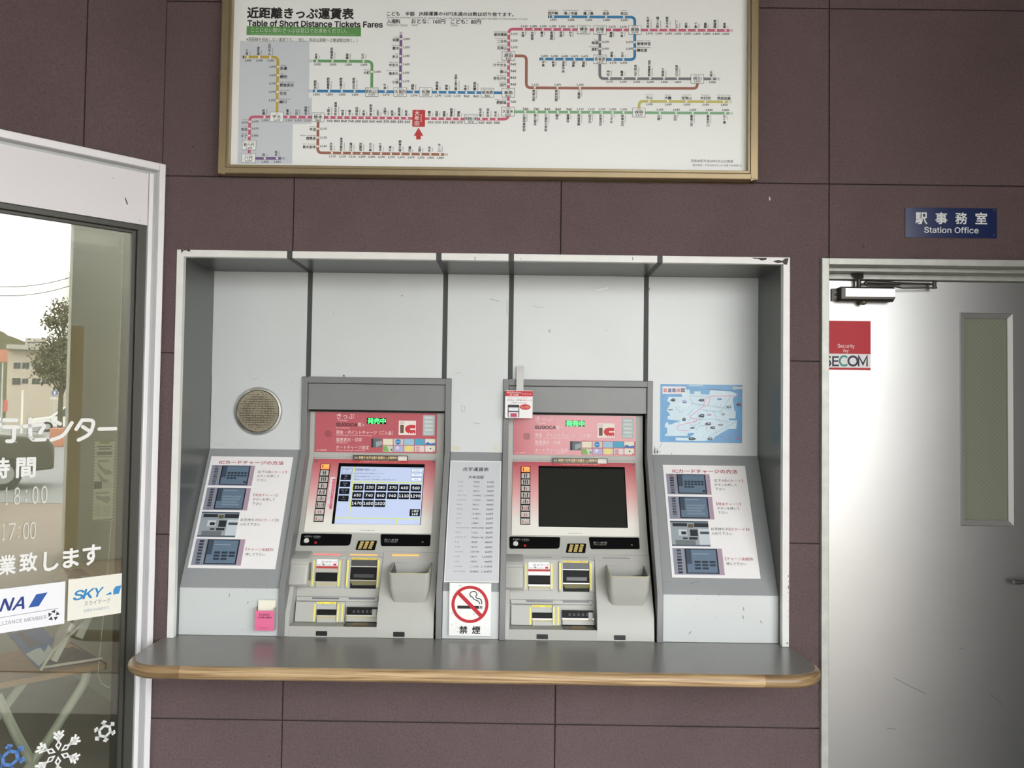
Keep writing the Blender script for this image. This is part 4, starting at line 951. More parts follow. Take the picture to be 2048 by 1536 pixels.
def box(K, x0, y0, x1, y1, nm, ro, pr):
    S.rect(*K(x0, y0), *K(x1, y1), INK, 5, 6/s_); S.rect(*K(x0+3, y0+3), *K(x1-3, y1-3), m_paper, 6, 5/s_); xm = (x0+x1)/2; h = y1-y0
    S.text(nm, *K(xm, y0+h*.47), 30/s_, INK, 7, w=min(len(nm)*(42 if len(nm) == 2 else 31), x1-x0-14)/s_*(.86 if len(nm) == 2 else 1), bold=.02)
    S.text(ro, *K(xm, y0+h*.17), 12/s_, INK, 7, w=min(len(ro)*8.5, x1-x0-14)/s_); S.text(pr, *K(xm, y0+h*.81), 19.5/s_, INK, 7, bold=.025)
def run(fn, K, y0, y1, rows):
    x0, x1 = rows[0][0], rows[-1][0]
    for x, nm, ro, pr in rows: fn(K, x, y0+(y1-y0)*(x-x0)/max(1, x1-x0), nm, ro, pr)
def col(fn, K, rows):
    for x, y, nm, ro, pr in rows: fn(K, x, y, nm, ro, pr)
run(st_top, K1, 502, 503, [(288, '三角', 'Misumi', '1,650'), (388, '波多浦', 'Hataura', '1,650'), (486, '石打ダム', 'Ishiuchi-Dam', '1,650')])
col(st_r, K1, [(553, 588, '赤瀬', 'Akase', '1,650'), (552, 662, '網田', 'Oda', '1,470'), (551, 735, '肥後長浜', 'Higo-Nagahama', '1,470'), (549, 808, '住吉', 'Sumiyoshi', '1,290'), (547, 883, '緑川', 'Midorikawa', '1,290')])
run(st_top, K1, 1027, 1028, [(435, '松橋', 'Matsubase', '1,290'), (645, '富合', 'Tomiai', '1,110'), (725, '川尻', 'Kawashiri', '1,110'), (805, '西熊本', 'Nishi-Kumamoto', '1,110')])
col(st_l, K1, [(305, 1068, '小川', 'Ogawa', '1,470'), (303, 1130, '有佐', 'Arisa', '1,470'), (301, 1191, '千丁', 'Sencho', '1,650')])
run(st_top, K1, 1390, 1390, [(437, '段', 'Dan', '1,820'), (545, '坂本', 'Sakamoto', '1,820')])
run(st_top, K1, 1031, 1038, [(1005, '上熊本', 'Kami-Kumamoto', '940'), (1066, '崇城大学前', 'Sojodaigakumae', '840'), (1128, '西里', 'Nishisato', '840'), (1190, '植木', 'Ueki', '740'), (1252, '田原坂', 'Tabaruzaka', '650'), (1313, '木葉', 'Konoha', '560'), (1375, '肥後伊倉', 'Higo-Ikura', '560'), (1437, '玉名', 'Tamana', '460'), (1500, '大野下', 'Onoshimo', '370'), (1562, '長洲', 'Nagasu', '280'), (1624, '南荒尾', 'Minami-Arao', '230'), (1686, '荒尾', 'Arao', '210')])
col(st_l, K1, [(903, 1131, '平成', 'Heisei', '1,110'), (902, 1208, '南熊本', 'Minami-Kumamoto', '1,110'), (901, 1284, '新水前寺', 'Shin-Suizenji', '1,110')])
run(st_top, K1, 1343, 1352, [(1027, '水前寺', 'Suizenji', '1,110'), (1115, '東海学園前', 'Tokaigakuenmae', '1,110'), (1201, '竜田口', 'Tatsutaguchi', '1,110'), (1286, '武蔵塚', 'Musashizuka', '1,290'), (1372, '光の森', 'Hikarinomori', '1,290'), (1458, '三里木', 'Sanrigi', '1,290'), (1545, '原水', 'Haramizu', '1,290'), (1631, '肥後大津', 'Higo-Ozu', '1,470'), (1717, '瀬田', 'Seta', '1,470')])
run(st_top, K2, 1353, 1355, [(269, '立野', 'Tateno', '1,650'), (354, '赤水', 'Akamizu', '1,820'), (440, '市ノ川', 'Ichinokawa', '1,820')])
run(st_top, K1, 536, 539, [(896, '永尾', 'Nagao', '1,820'), (1032, '武雄温泉', 'Takeo-Onsen', '1,820'), (1168, '高橋', 'Takahashi', '1,820'), (1304, '北方', 'Kitagata', '1,650')])
col(st_l, K1, [(1377, 632, '大町', 'Omachi', '1,650')])
run(st_top, K1, 800, 803, [(887, '肥前浜', 'Hizen-Hama', '1,820'), (1001, '肥前鹿島', 'Hizen-Kashima', '1,820'), (1113, '肥前竜王', 'Hizen-Ryuo', '1,820'), (1226, '肥前白石', 'Hizen-Shiroishi', '1,650'), (1498, '牛津', 'Ushizu', '1,470')])
run(st_top, K2, 808, 814, [(207, '鍋島', 'Nabeshima', '1,290'), (420, '伊賀屋', 'Igaya', '1,290'), (503, '神埼', 'Kanzaki', '1,110'), (586, '吉野ヶ里公園', 'Yoshinogari-Koen', '1,110'), (669, '中原', 'Nakabaru', '940'), (752, '肥前麓', 'Hizen-Fumoto', '840')])
col(st_l, K1, [(1632, 343, '岩屋', 'Iwaya', '1,820'), (1631, 417, '厳木', 'Kyuragi', '1,820'), (1629, 492, '多久', 'Taku', '1,650'), (1628, 566, '中多久', 'Naka-Taku', '1,650'), (1627, 640, '東多久', 'Higashi-Taku', '1,650'), (1627, 715, '小城', 'Ogi', '1,470')])
run(st_top, K2, 1042, 1046, [(354, '銀水', 'Ginsui', '210'), (418, '吉野', 'Yoshino', '210'), (483, '渡瀬', 'Wataze', '230'), (546, '南瀬高', 'Minami-Setaka', '280'), (610, '瀬高', 'Setaka', '370'), (800, '羽犬塚', 'Hainuzuka', '460'), (867, '西牟田', 'Nishi-Muta', '460'), (934, '荒木', 'Araki', '560')])
col(st_l, K2, [(1037, 893, '肥前旭', 'Hizen-Asahi', '740'), (1038, 740, '田代', 'Tashiro', '840'), (1038, 682, '弥生が丘', 'Yayoigaoka', '840'), (1038, 623, '基山', 'Kiyama', '940'), (1038, 565, 'けやき台', 'Keyakidai', '940'), (1040, 416, '天拝山', 'Tempaizan', '1,110'), (1041, 357, '二日市', 'Futsukaichi', '1,110'), (1042, 298, '都府楼南', 'Tofuro-Minami', '1,110')])
run(st_bot, K2, 257, 259, [(1175, '水城', 'Mizuki', '1,110'), (1257, '大野城', 'Onojo', '1,290'), (1341, '春日', 'Kasuga', '1,290'), (1426, '南福岡', 'Minami-Fukuoka', '1,290'), (1509, '笹原', 'Sasabaru', '1,290'), (1591, '竹下', 'Takeshita', '1,290')])
run(st_bot, K3, 262, 263, [(412, '箱崎', 'Hakozaki', '1,470'), (508, '千早', 'Chihaya', '1,470')])
run(st_top, K3, 264, 268, [(736, '九産大前', 'Kyusandai-Mae', '1,470'), (820, '福工大前', 'Fukkodai-Mae', '1,650'), (904, '新宮中央', 'Shingu-Chuo', '1,650'), (987, 'ししぶ', 'Shishibu', '1,650'), (1071, '古賀', 'Koga', '1,650'), (1155, '千鳥', 'Chidori', '1,650'), (1239, '福間', 'Fukuma', '1,820'), (1323, '東福間', 'Higashi-Fukuma', '1,820'), (1408, '東郷', 'Togo', '1,820')])
run(st_bot, K2, 770, 772, [(1271, '筑前山家', 'Chikuzen-Yamae', '1,110'), (1469, '筑前内野', 'Chikuzen-Uchino', '1,290'), (1667, '上穂波', 'Kami-Honami', '1,290')])
run(st_h, K2, 147, 148, [(1430, '西戸崎', 'Saitozaki', '1,820'), (1585, '海ノ中道', 'Uminonakamichi', '1,650')]); run(st_h, K3, 149, 150, [(205, '雁ノ巣', 'Gannosu', '1,650'), (360, '奈多', 'Nata', '1,650'), (517, '和白', 'Wajiro', '1,650')])
col(st_r, K3, [(612, 372, '香椎神宮', 'Kashii-Jingu', '1,470'), (612, 430, '舞松原', 'Maimatsubara', '1,470')]); run(st_top, K3, 522, 523, [(418, '伊賀', 'Iga', '1,470'), (512, '土井', 'Doi', '1,470')])
run(st_bot, K2, 518, 521, [(1354, '宇美', 'Umi', '1,650'), (1442, '新原', 'Shimbaru', '1,650'), (1530, '須恵中央', 'Sue-Chuo', '1,650'), (1618, '須恵', 'Sue', '1,470'), (1706, '酒殿', 'Sakado', '1,470')])
col(st_l, K3, [(307, 370, '柚須', 'Yusu', '1,470'), (306, 428, '原町', 'Harumachi', '1,470')])
run(st_top, K3, 688, 692, [(388, '門松', 'Kadomatsu', '1,470'), (508, '篠栗', 'Sasaguri', '1,650'), (627, '筑前山手', 'Chikuzen-Yamate', '1,650'), (747, '城戸南蔵院前', 'Kidonanzoinmae', '1,650'), (868, '九郎原', 'Kurobaru', '1,820'), (988, '筑前大分', 'Chikuzen-Daibu', '1,820'), (1290, '天道', 'Tendo', '1,820')])
run(st_h, K3, 889, 893, [(738, '今山', 'Imayama', '1,650'), (903, '大鶴', 'Otsuru', '1,650'), (1066, '宝珠山', 'Hoshuyama', '1,650'), (1231, '大行司', 'Daigyoji', '1,650'), (1394, '筑前岩屋', 'Chikuzen-Iwaya', '1,820')])
run(st_bot, K2, 982, 985, [(1187, '久留米高校前', 'Kurumekokomae', '740'), (1283, '南久留米', 'Minami-Kurume', '740'), (1378, '久留米大学前', 'Kurumedaigakumae', '840'), (1474, '御井', 'Mii', '840'), (1570, '善導寺', 'Zendoji', '940'), (1666, '筑後草野', 'Chikugo-Kusano', '1,110')])
run(st_bot, K3, 986, 993, [(227, '田主丸', 'Tanushimaru', '1,110'), (321, '筑後吉井', 'Chikugo-Yoshii', '1,290'), (417, 'うきは', 'Ukiha', '1,290'), (513, '筑後大石', 'Chikugo-Oishi', '1,290'), (831, '光岡', 'Teruoka', '1,650'), (975, '日田', 'Hita', '1,650'), (1119, '豊後三芳', 'Bungo-Miyoshi', '1,650'), (1263, '豊後中川', 'Bungo-Nakagawa', '1,820'), (1407, '天ケ瀬', 'Amagase', '1,820')])
for K, *a in ((K1, 483, 983, 603, 1072, '宇土', 'Uto', '1,110'), (K1, 850, 990, 960, 1072, '熊本', 'Kumamoto', '940'), (K1, 238, 1230, 362, 1318, '新八代', 'Shin-Yatsushiro', '1,650'), (K1, 234, 1345, 357, 1430, '八代', 'Yatsushiro', '1,650'), (K1, 1318, 767, 1433, 848, '肥前山口', 'Hizen-Yamaguchi', '1,650'), (K1, 1568, 767, 1683, 849, '久保田', 'Kubota', '1,470'),
    (K2, 257, 769, 371, 851, '佐賀', 'Saga', '1,290'), (K2, 799, 773, 912, 857, '新鳥栖', 'Shin-Tosu', '840'), (K2, 981, 775, 1094, 858, '鳥栖', 'Tosu', '840'), (K2, 653, 1003, 767, 1087, '筑後船小屋', 'Chikugo-Funagoya', '370'), (K2, 977, 939, 1092, 1022, '久留米', 'Kurume', '650'), (K2, 982, 450, 1097, 532, '原田', 'Haruda', '940'),
    (K3, 107, 221, 221, 301, '博多', 'Hakata', '1,290'), (K3, 249, 222, 363, 303, '吉塚', 'Yoshizuka', '1,470'), (K3, 556, 224, 669, 304, '香椎', 'Kashii', '1,470'), (K3, 249, 482, 363, 563, '長者原', 'Chojabaru', '1,470'), (K3, 1103, 652, 1218, 734, '桂川', 'Keisen', '1,820'), (K3, 591, 947, 705, 1030, '夜明', 'Yoake', '1,470')): box(K, *a)
RD_ = (190, 58, 60)
S.rect(*K2(197, 965), *K2(308, 1113), RD_, 5, 7/s_); S.vtext('大牟田', *K2(238, 972), 45/s_, (244, 238, 234), 7, bold=.015); S.text('Omuta', *K2(275, 1038), 16/s_, (240, 220, 214), 7, w=70/s_, rot=-PI/2)
S.poly([K2(*p) for p in ((230, 1224), (270, 1224), (270, 1192), (292, 1192), (251, 1120), (209, 1192), (230, 1192))], RD_, 4)
S.text('西熊本駅平成28年3月26日開業', *K3(1105, 1412), 26/s_, (70, 70, 70), 2, 'l', w=370/s_); S.text('最終確認：平成26年2月12日 佐藤 大牟田駅 05', *K3(1120, 1448), 20/s_, (110, 110, 110), 2, 'l', w=430/s_)
b.build('route_map', FBD, smooth=False)

# ---------------------------------------------------------------- signs and posters on the wall and booth
c7 = crop(1620, 400, 3.841)
FWs = wallf(-.004)
SO = empty('office_sign', at_y(1902, 446, -.002), 'dark blue plate reading Station Office on the wall above the door', 'sign')
b = MB(); S = Sheet(FWs, b, c7)
u0, u1_ = FWs.uv(*c7(732, 175))[0], FWs.uv(*c7(1435, 175))[0]; v1_, v0_ = FWs.uv(*c7(1083, 61))[1], FWs.uv(*c7(1083, 290))[1]
b.box(u0, u1_, -.004, -.0005, v0_, v1_, mat('enamel_blue', (27, 40, 84), .22))
for i, ch in enumerate('駅事務室'): S.text(ch, *(855+i*153.5, 141), 88, (226, 230, 230), 1, w=88, bold=.02)
S.text('Station Office', 1086, 231, 46, (226, 230, 230), 1, w=416, bold=.01)
b.build('sign_plate', SO, smooth=False)
for x, y in ((762, 77), (1413, 79), (763, 268), (1413, 270)):
    b = MB(); u, v = FWs.uv(*c7(x, y)); b.cyl((u, -.004, v), (0, -1, 0), .0042, .0018, mat('screw_blue', (70, 84, 120), .3, .6), 12); b.cyl((u, -.0058, v), (0, -1, 0), .0018, .0003, m_gap, 8); b.build('screw', SO)
# security sticker on the door
b = MB(); FSt = wallf(DD-.0006); S = Sheet(FSt, b, c7)
S.rect(60, 928, 466, 1306, (236, 236, 236), 0); S.rect(60, 928, 466, 1181, (188, 26, 40), 1); S.rect(60, 1288, 466, 1305, (188, 26, 40), 1)
S.text('Security', 277, 1125, 38, (238, 232, 230), 2, w=130); S.text('by', 277, 1160, 32, (238, 232, 230), 2, w=40)
N = (38, 40, 66); xs = 205
S.line([(160, 1206), (110, 1206), (102, 1222), (110, 1236), (150, 1236), (158, 1254), (150, 1271), (96, 1271)], 13, N, 1); S.line([(222, 1206), (172, 1206)], 13, N, 1); S.line([(218, 1237), (176, 1237)], 12, N, 1); S.line([(222, 1271), (172, 1271)], 13, N, 1); S.rect(170, 1200, 183, 1277, N, 1.5)
c0 = [(262+34*math.cos(math.radians(a)), 1236-36*math.sin(math.radians(a))) for a in range(45, 316, 15)]; S.line(c0, 15, (60, 150, 140), 1)
S.disc(330, 1237, 43, N, 1, 28, r0=27)
S.line([(374, 1278), (374, 1200), (407, 1262), (438, 1200), (438, 1278)], 13, N, 1)
tag(b.build('security_sticker', smooth=False), 'red and white security company sticker on the metal door', 'sticker')
# charge instruction posters, one on each side slope
def charge_poster(tr, corners, label, rows, left, FSx):
    b = MB(); S = Sheet(FSx, b, tr)
    q = [FSx.uv(*tr(*p)) for p in corners]     # bl br tr tl
    ua = (q[0][0]+q[3][0])/2; ub = (q[1][0]+q[2][0])/2; va = (q[0][1]+q[1][1])/2; vb = (q[2][1]+q[3][1])/2
    W_ = ub-ua; H_ = vb-va
    b.hexa([FSx.P(ua, va, .0002), FSx.P(ub, va, .0002), FSx.P(ub, va, .0009), FSx.P(ua, va, .0009), FSx.P(ua, vb, .0002), FSx.P(ub, vb, .0002), FSx.P(ub, vb, .0009), FSx.P(ua, vb, .0009)], mat('poster_white', (236, 234, 234), .32))
    S.base = .001; X = lambda f: ua+W_*f; Y = lambda f: vb-H_*f
    R_ = lambda x0, y0, x1, y1, c_, l=1: S.urect(X(x0), X(x1), Y(y1), Y(y0), c_, l)
    tx = lambda t, x, y, h, c_, w_, al='l', bold=0: S.utext(t, X(x), Y(y), H_*h, c_, 4, al, W_*w_, bold)
    rd, dk = (168, 64, 70), (44, 44, 48)
    tx('ICカードチャージの方法', .115, .058, .036, rd, .78, bold=.02)
    ph = [(.03, .085, .555, .275), (.03, .295, .555, .498), (.03, .515, .475, .735), (.03, .752, .60, .975)]
    for i, (x0, y0, x1, y1) in enumerate(ph):
        if i == 2:
            R_(x0, y0, x1, y1, (150, 160, 166)); w_ = x1-x0; h_ = y1-y0; f = lambda a, c_, d, e, k_, l=2: R_(x0+w_*a, y0+h_*c_, x0+w_*d, y0+h_*e, k_, l)
            f(0, 0, 1, .06, (70, 84, 96)); f(.06, .09, .44, .22, (34, 40, 46)); f(.62, .08, 1, .24, (34, 40, 46)); f(.46, .12, .6, .26, (92, 86, 60)); f(.2, .34, .42, .58, (196, 204, 208)); f(.27, .42, .4, .54, (30, 34, 38), 3); f(.5, .34, .7, .6, (36, 40, 44)); f(.3, .66, .42, .72, (30, 34, 38)); f(.46, .64, .68, .74, (36, 40, 44)); f(.1, .76, .62, .94, (110, 116, 118)); f(.72, .3, 1, .98, (196, 204, 210)); f(.76, .42, 1, .52, (66, 74, 80), 3); f(0, .94, 1, 1, (84, 96, 112), 3)
            continue
        w_ = x1-x0; h_ = y1-y0
        f = lambda a, c_, d, e, k_, l=2: R_(x0+w_*a, y0+h_*c_, x0+w_*d, y0+h_*e, k_, l)
        R_(x0, y0, x1, y1, (142, 146, 162)); f(.9, 0, 1, 1, (170, 148, 164)); f(.02, 0, .24, 1, (138, 142, 156))
        for k_ in range(8): f(.08, .05+k_*.118, .17, .135+k_*.118, (58, 64, 78) if k_ or i else (200, 110, 100))
        f(.24, .02, .9, .96, (28, 34, 44)); f(.27, .05, .87, .92, (98, 118, 138), 3); f(.27, .05, .37, .6, (60, 74, 90), 4)
        if i == 0:
            for r_ in range(3):
                for c_ in range(6 if r_ < 2 else 3): f(.4+c_*.076, .34+r_*.125, .4+c_*.076+.062, .34+r_*.125+.085, (40, 50, 64), 5)
            f(.8, .78, .86, .88, (40, 50, 64), 5)
        elif i == 1:
            for r_ in range(4): f(.4, .36+r_*.12, .4+(.42, .40, .34, .40)[r_], .43+r_*.12, (122, 140, 156), 5)
            f(.4, .12, .7, .15, (140, 156, 170), 5)
        else:
            for r_ in range(3):
                for c_ in range(3 if r_ < 2 else 2): f(.42+c_*.15, .48+r_*.12, .42+c_*.15+.12, .48+r_*.12+.08, (40, 50, 64), 5)
            f(.4, .2, .72, .23, (140, 156, 170), 5)
    tx('左下の', .60, .143, .024, dk, .13); tx('【ICカード】', .735, .143, .024, rd, .215); tx('ボタンを押して', .60, .182, .024, dk, .27); tx('下さい', .605, .222, .024, dk, .115)
    tx('【現金チャージ】', .60, .358, .026, rd, .285); tx('ボタンを押して', .60, .398, .024, dk, .265); tx('下さい', .605, .437, .024, dk, .112)
    tx('お手持ちの', .50, .582, .025, dk, .205); tx('【ICカード】', .715, .582, .025, rd, .205); tx('を', .925, .582, .02, dk, .03); tx('入れて下さい', .50, .622, .024, dk, .24)
    tx('【チャージ金額】', .625, .838, .027, rd, .285); tx('を', .915, .838, .022, dk, .032); tx('押して下さい', .632, .880, .024, dk, .225)
    o = b.build('instruction_poster', smooth=False)
    return tag(o, label, 'poster', 'card charging instructions')
FSp = Fr((0, PY, SLB), (1, 0, 0), (0, BY-PY, SLA-SLB)); FSp.o = FSp.o+FSp.n*.0016
charge_poster(crop(340, 740, 3.657), [(122, 1445), (762, 1460), (908, 640), (312, 630)], 'white card charging instruction sheet on the slope left of the lit ticket machine', None, True, FSp)
charge_poster(crop(1290, 740, 3.49), [(192, 1448), (810, 1458), (695, 672), (120, 660)], 'white card charging instruction sheet on the slope right of the dark screened machine', None, False, FSp)
# tactile fare list between the machines
c70 = crop(860, 900, 3.94)
b = MB(); S = Sheet(FSp, b, c70); q = [FSp.uv(*c70(*p)) for p in ((87, 1040), (552, 1048), (575, 90), (148, 85))]
ua, ub, va, vb = (q[0][0]+q[3][0])/2, (q[1][0]+q[2][0])/2, (q[0][1]+q[1][1])/2, (q[2][1]+q[3][1])/2
ua = max(ua, MX1+.004); ub = min(ub, MX0+MDX-.004)
lb = lambda h0, h1, mm, e: b.hexa([FSp.P(ua+e, va+e, h0), FSp.P(ub-e, va+e, h0), FSp.P(ub-e, va+e, h1), FSp.P(ua+e, va+e, h1), FSp.P(ua+e, vb-e, h0), FSp.P(ub-e, vb-e, h0), FSp.P(ub-e, vb-e, h1), FSp.P(ua+e, vb-e, h1)], mm)
lb(.0002, .0022, mat('plate_edge_white', (236, 236, 236), .35), 0); lb(.001, .0024, mat('plate_grey', (204, 206, 210), .35), .0035)
S.base = .0026; W_, H_ = ub-ua, vb-va; DK = (52, 52, 56)
S.utext('点字運賃表', ua+W_*.5, vb-H_*.075, H_*.034, DK, 1, 'c', W_*.51, .012); S.utext('大牟田駅', ua+W_*.515, vb-H_*.144, H_*.027, DK, 1, 'c', W_*.30, .012)
rows = [('アラオ', '荒尾', '210'), ('アラキ', '荒木', '560'), ('ウエキ', '植木', '740'), ('オオノジョウ', '大野城', '1,290'), ('カミクマモト', '上熊本', '940'), ('キヤマ', '基山', '940'), ('クマモト', '熊本', '940'), ('クルメ', '久留米', '650'), ('コノハ', '木葉', '560'), ('セタカ', '瀬高', '370'), ('ソウジョウダイガクマエ', '崇城大学前', '840'), ('タマナ', '玉名', '460'), ('チクゴフナゴヤ', '筑後船小屋', '370'), ('トス', '鳥栖', '840'), ('ナガス', '長洲', '280'), ('ハイヌヅカ', '羽犬塚', '460'), ('ハカタ', '博多', '1,290'), ('ハルダ', '原田', '940'), ('フツカイチ', '二日市', '1,110'), ('ミナミフクオカ', '南福岡', '1,290')]
for i, (a, k_, p_) in enumerate(rows):
    y = vb-H_*(.186+i*.0385); S.utext(a, ua+W_*.165, y, H_*.0125, DK, 1, 'l', W_*min(.028*len(a)+.015, .26)); S.utext('（'+k_+'）', ua+W_*.46, y, H_*.0145, DK, 1, 'l', W_*(.06+.036*len(k_))); S.utext(p_+'円', ua+W_*.86, y, H_*.0165, DK, 1, 'r', W_*(.13 if len(p_) < 4 else .18), .01)
for i in range(60): S.urect(ua+W_*(.2+random.random()*.6), 0, 0, 0, DK) if 0 else None
tag(b.build('tactile_fare_list', smooth=False), 'pale grey plate of station names and fares on the slope between the two machines', 'fare list')
# no smoking sign
FN = wallf(PY-.0); b = MB(); FNs = wallf(PY-.0125); S = Sheet(FNs, b, c70)
q = [FNs.uv(*c70(*p)) for p in ((146, 1461), (476, 1467), (484, 1052), (156, 1048))]; ua, ub, va, vb = (q[0][0]+q[3][0])/2, (q[1][0]+q[2][0])/2, (q[0][1]+q[1][1])/2, (q[2][1]+q[3][1])/2
S.base = -.0125+.0126
b.box(ua, ub, PY-.0125, PY-.0004, va, min(vb, 9), mat('sign_white', (238, 238, 236), .35, var=.02, vscale=30))
S.base = .0002; RDN = (186, 30, 44); S.disc(315, 1216, 146, RDN, 2, 40, r0=122)
S.line([(225, 1125), (402, 1306)], 30, RDN, 3); S.rect(216, 1227, 386, 1250, (26, 26, 26), 1); S.rect(392, 1229, 399, 1251, (26, 26, 26), 1); S.rect(405, 1229, 412, 1251, (26, 26, 26), 1)
S.line([(408, 1215), (408, 1190), (395, 1172), (365, 1168), (360, 1150), (372, 1138), (362, 1118), (345, 1113), (325, 1118), (312, 1135), (320, 1155), (338, 1158), (342, 1175), (365, 1184), (384, 1192), (394, 1215)], 7, (26, 26, 26), 1, 20)
S.text('禁', 263, 1417, 58, (26, 26, 26), 1, w=62, bold=.03); S.text('煙', 364, 1419, 58, (26, 26, 26), 1, w=62, bold=.03)
for p in ([(222, 1070), (250, 1068)], [(300, 1078), (345, 1074)], [(170, 1290), (176, 1280)], [(215, 1395), (222, 1402)], [(345, 1300), (350, 1285)], [(212, 1430), (225, 1436)], [(168, 1375), (175, 1382)]): S.line(p, 3, (120, 120, 120), 1)
tag(b.build('no_smoking_sign', smooth=False), 'white square sign with red no smoking symbol below the fare list', 'sign')
# blue route map poster
ck = crop(1300, 750, 10.24)
fK = wallf(BY); b = MB(); S = Sheet(fK, b, ck, base=.0003)
tl = ck(205, 195); 
S.rect(207, 195, 1888, 1385, mat('poster_blue', (72, 144, 196), .3, var=.10, vscale=14), 0)
LB = mat('poster_pale', (188, 212, 224), .3, var=.05, vscale=18)
S.poly([(375, 450), (660, 450), (650, 400), (720, 300), (810, 300), (820, 385), (905, 385), (905, 335), (1035, 335), (1035, 390), (1210, 405), (1230, 310), (1670, 340), (1760, 380), (1800, 400), (1690, 480), (1730, 740), (1755, 750), (1750, 890), (1610, 890), (1620, 925), (1780, 930), (1765, 1105), (1600, 1105), (1320, 1270), (1300, 1320), (1110, 1350), (525, 1340), (525, 1280), (780, 1290), (900, 1215), (900, 1185), (780, 1190), (760, 1250), (380, 1250), (305, 1250), (310, 1210), (350, 1200), (350, 1080), (305, 1070), (305, 1030), (330, 970), (370, 970), (380, 1015), (440, 1010), (560, 955), (640, 950), (560, 930), (360, 910), (360, 840), (410, 840), (400, 790), (340, 720), (410, 600), (410, 555), (355, 540), (355, 500), (375, 490)], LB, 1)
S.rect(255, 235, 728, 385, (232, 230, 232), 2)
for i, (ch, c_) in enumerate((('鉄', (220, 130, 140)), ('道', (80, 100, 140)), ('路', (80, 100, 140)), ('線', (220, 140, 140)), ('図', (80, 104, 130)))): S.text(ch, 312+i*90, 312, 82, c_, 3, w=76, bold=.03)
pkr = (226, 160, 182)
S.line([(800, 1140), (590, 1140), (535, 1080), (590, 1030), (800, 985), (950, 950), (960, 900), (820, 880), (830, 840), (920, 770), (1090, 650), (1110, 560), (1130, 490), (1240, 450), (1300, 432), (1660, 432), (1760, 440), (1790, 370)], 14, pkr, 3, 40); S.line([(1100, 640), (1190, 620), (1220, 530), (1215, 480)], 12, pkr, 3, 40)
wl = (226, 234, 238); S.line([(490, 615), (830, 615)], 12, wl, 2)
gr = (120, 140, 156)
for p in ([(500, 640), (620, 780)], [(830, 590), (900, 590), (1700, 700)], [(800, 460), (890, 590)], [(760, 830), (880, 710)], [(980, 760), (1000, 920), (1280, 900), (1600, 960)], [(1080, 720), (1440, 760), (1640, 460)], [(820, 1000), (900, 1050), (1050, 960)], [(930, 1150), (1010, 1040), (1150, 1040), (1160, 1150)], [(1200, 1260), (1500, 1100), (1760, 960)], [(800, 430), (1200, 440)], [(1290, 730), (1360, 870)], [(1330, 1100), (1360, 1170)]): S.line(p, 6, gr, 2)
for i in range(130):
    x = 380+random.random()*1330; y = random.choice([470, 590, 640, 690, 730, 800, 950, 1170, 1240, 400, 890])+random.random()*14; S.line([(x, y), (x+2, y+24)], 4, (112, 128, 142), 2)
for x, y, w_, h_, c_, fl_ in ((465, 512, 105, 64, (52, 58, 66), 1), (712, 548, 95, 60, (126, 132, 184), -1), (1045, 515, 130, 58, (70, 80, 84), 1), (1425, 492, 100, 44, (98, 124, 172), -1), (1605, 650, 125, 60, (112, 130, 150), 1), (1050, 835, 125, 80, (64, 74, 84), 1), (1215, 815, 90, 50, (190, 150, 176), -1), (1500, 800, 85, 55, (130, 142, 156), -1), (690, 910, 80, 74, (70, 82, 98), 1), (1180, 1000, 140, 66, (92, 84, 92), 1), (1275, 1078, 110, 62, (90, 92, 104), 1), (860, 1085, 110, 34, (52, 60, 66), 1), (870, 1305, 165, 64, (60, 66, 74), -1), (1220, 1305, 120, 62, (90, 104, 114), 1), (1810, 605, 100, 70, (92, 70, 74), 1), (410, 710, 105, 30, (96, 108, 120), 1), (1435, 1020, 120, 36, (110, 118, 120), 1)):
    S.poly([(x-fl_*w_/2, y+h_*.15), (x-fl_*w_*.3, y-h_*.2), (x, y-h_/2), (x+fl_*w_*.4, y-h_*.45), (x+fl_*w_/2, y-h_*.1), (x+fl_*w_*.45, y+h_*.4), (x, y+h_/2)], c_, 4); S.poly([(x, y-h_*.3), (x+fl_*w_*.3, y-h_*.25), (x+fl_*w_*.3, y+h_*.1), (x, y)], tuple(min(255, v+90) for v in c_), 5)
S.line([(1140, 290), (1890, 330)], 10, (130, 140, 170), 3); S.poly([(1680, 230), (1890, 240), (1890, 290), (1700, 300)], (196, 210, 216), 2); S.rect(790, 200, 1080, 232, (176, 206, 226), 2); S.rect(1460, 1240, 1640, 1280, (140, 168, 210), 2); S.disc(1798, 1300, 30, (190, 110, 160), 3)
tag(b.build('route_map_poster', smooth=False), 'blue illustrated railway map poster on the booth back above the right slope', 'poster')
# round speaking grille
cg_ = crop(340, 740, 3.657); gc = fK.uv(*cg_(646, 301)); gr_ = 177*(fK.uv(*cg_(647, 301))[0]-gc[0])
GR = empty('speaking_grille', (gc[0], BY, gc[1]), 'round perforated metal speaking grille with a chrome ring at the left', 'grille')
b = MB(); n = 40; rings = []
for r_, h_ in ((gr_, .0005), (gr_*.99, .006), (gr_*.96, .010), (gr_*.90, .011), (gr_*.865, .008), (gr_*.85, .003), (gr_*.84, .001)): rings.append([(gc[0]+r_*math.cos(2*PI*k/n), BY-h_, gc[1]+r_*math.sin(2*PI*k/n)) for k in range(n)])
b.loft(rings[::-1], mat('chrome_ring', (200, 200, 196), .18, .95), False, False); b.build('chrome_ring', GR)
mgr = mat('grille_metal', (128, 122, 108), .22, .8); tgr = mgr.node_tree
vr = tgr.nodes.new('ShaderNodeTexVoronoi'); vr.inputs['Scale'].default_value = 150; vr.inputs['Randomness'].default_value = .25; tcg = tgr.nodes.new('ShaderNodeTexCoord'); lt = tgr.nodes.new('ShaderNodeMath'); lt.operation = 'GREATER_THAN'; lt.inputs[1].default_value = .33
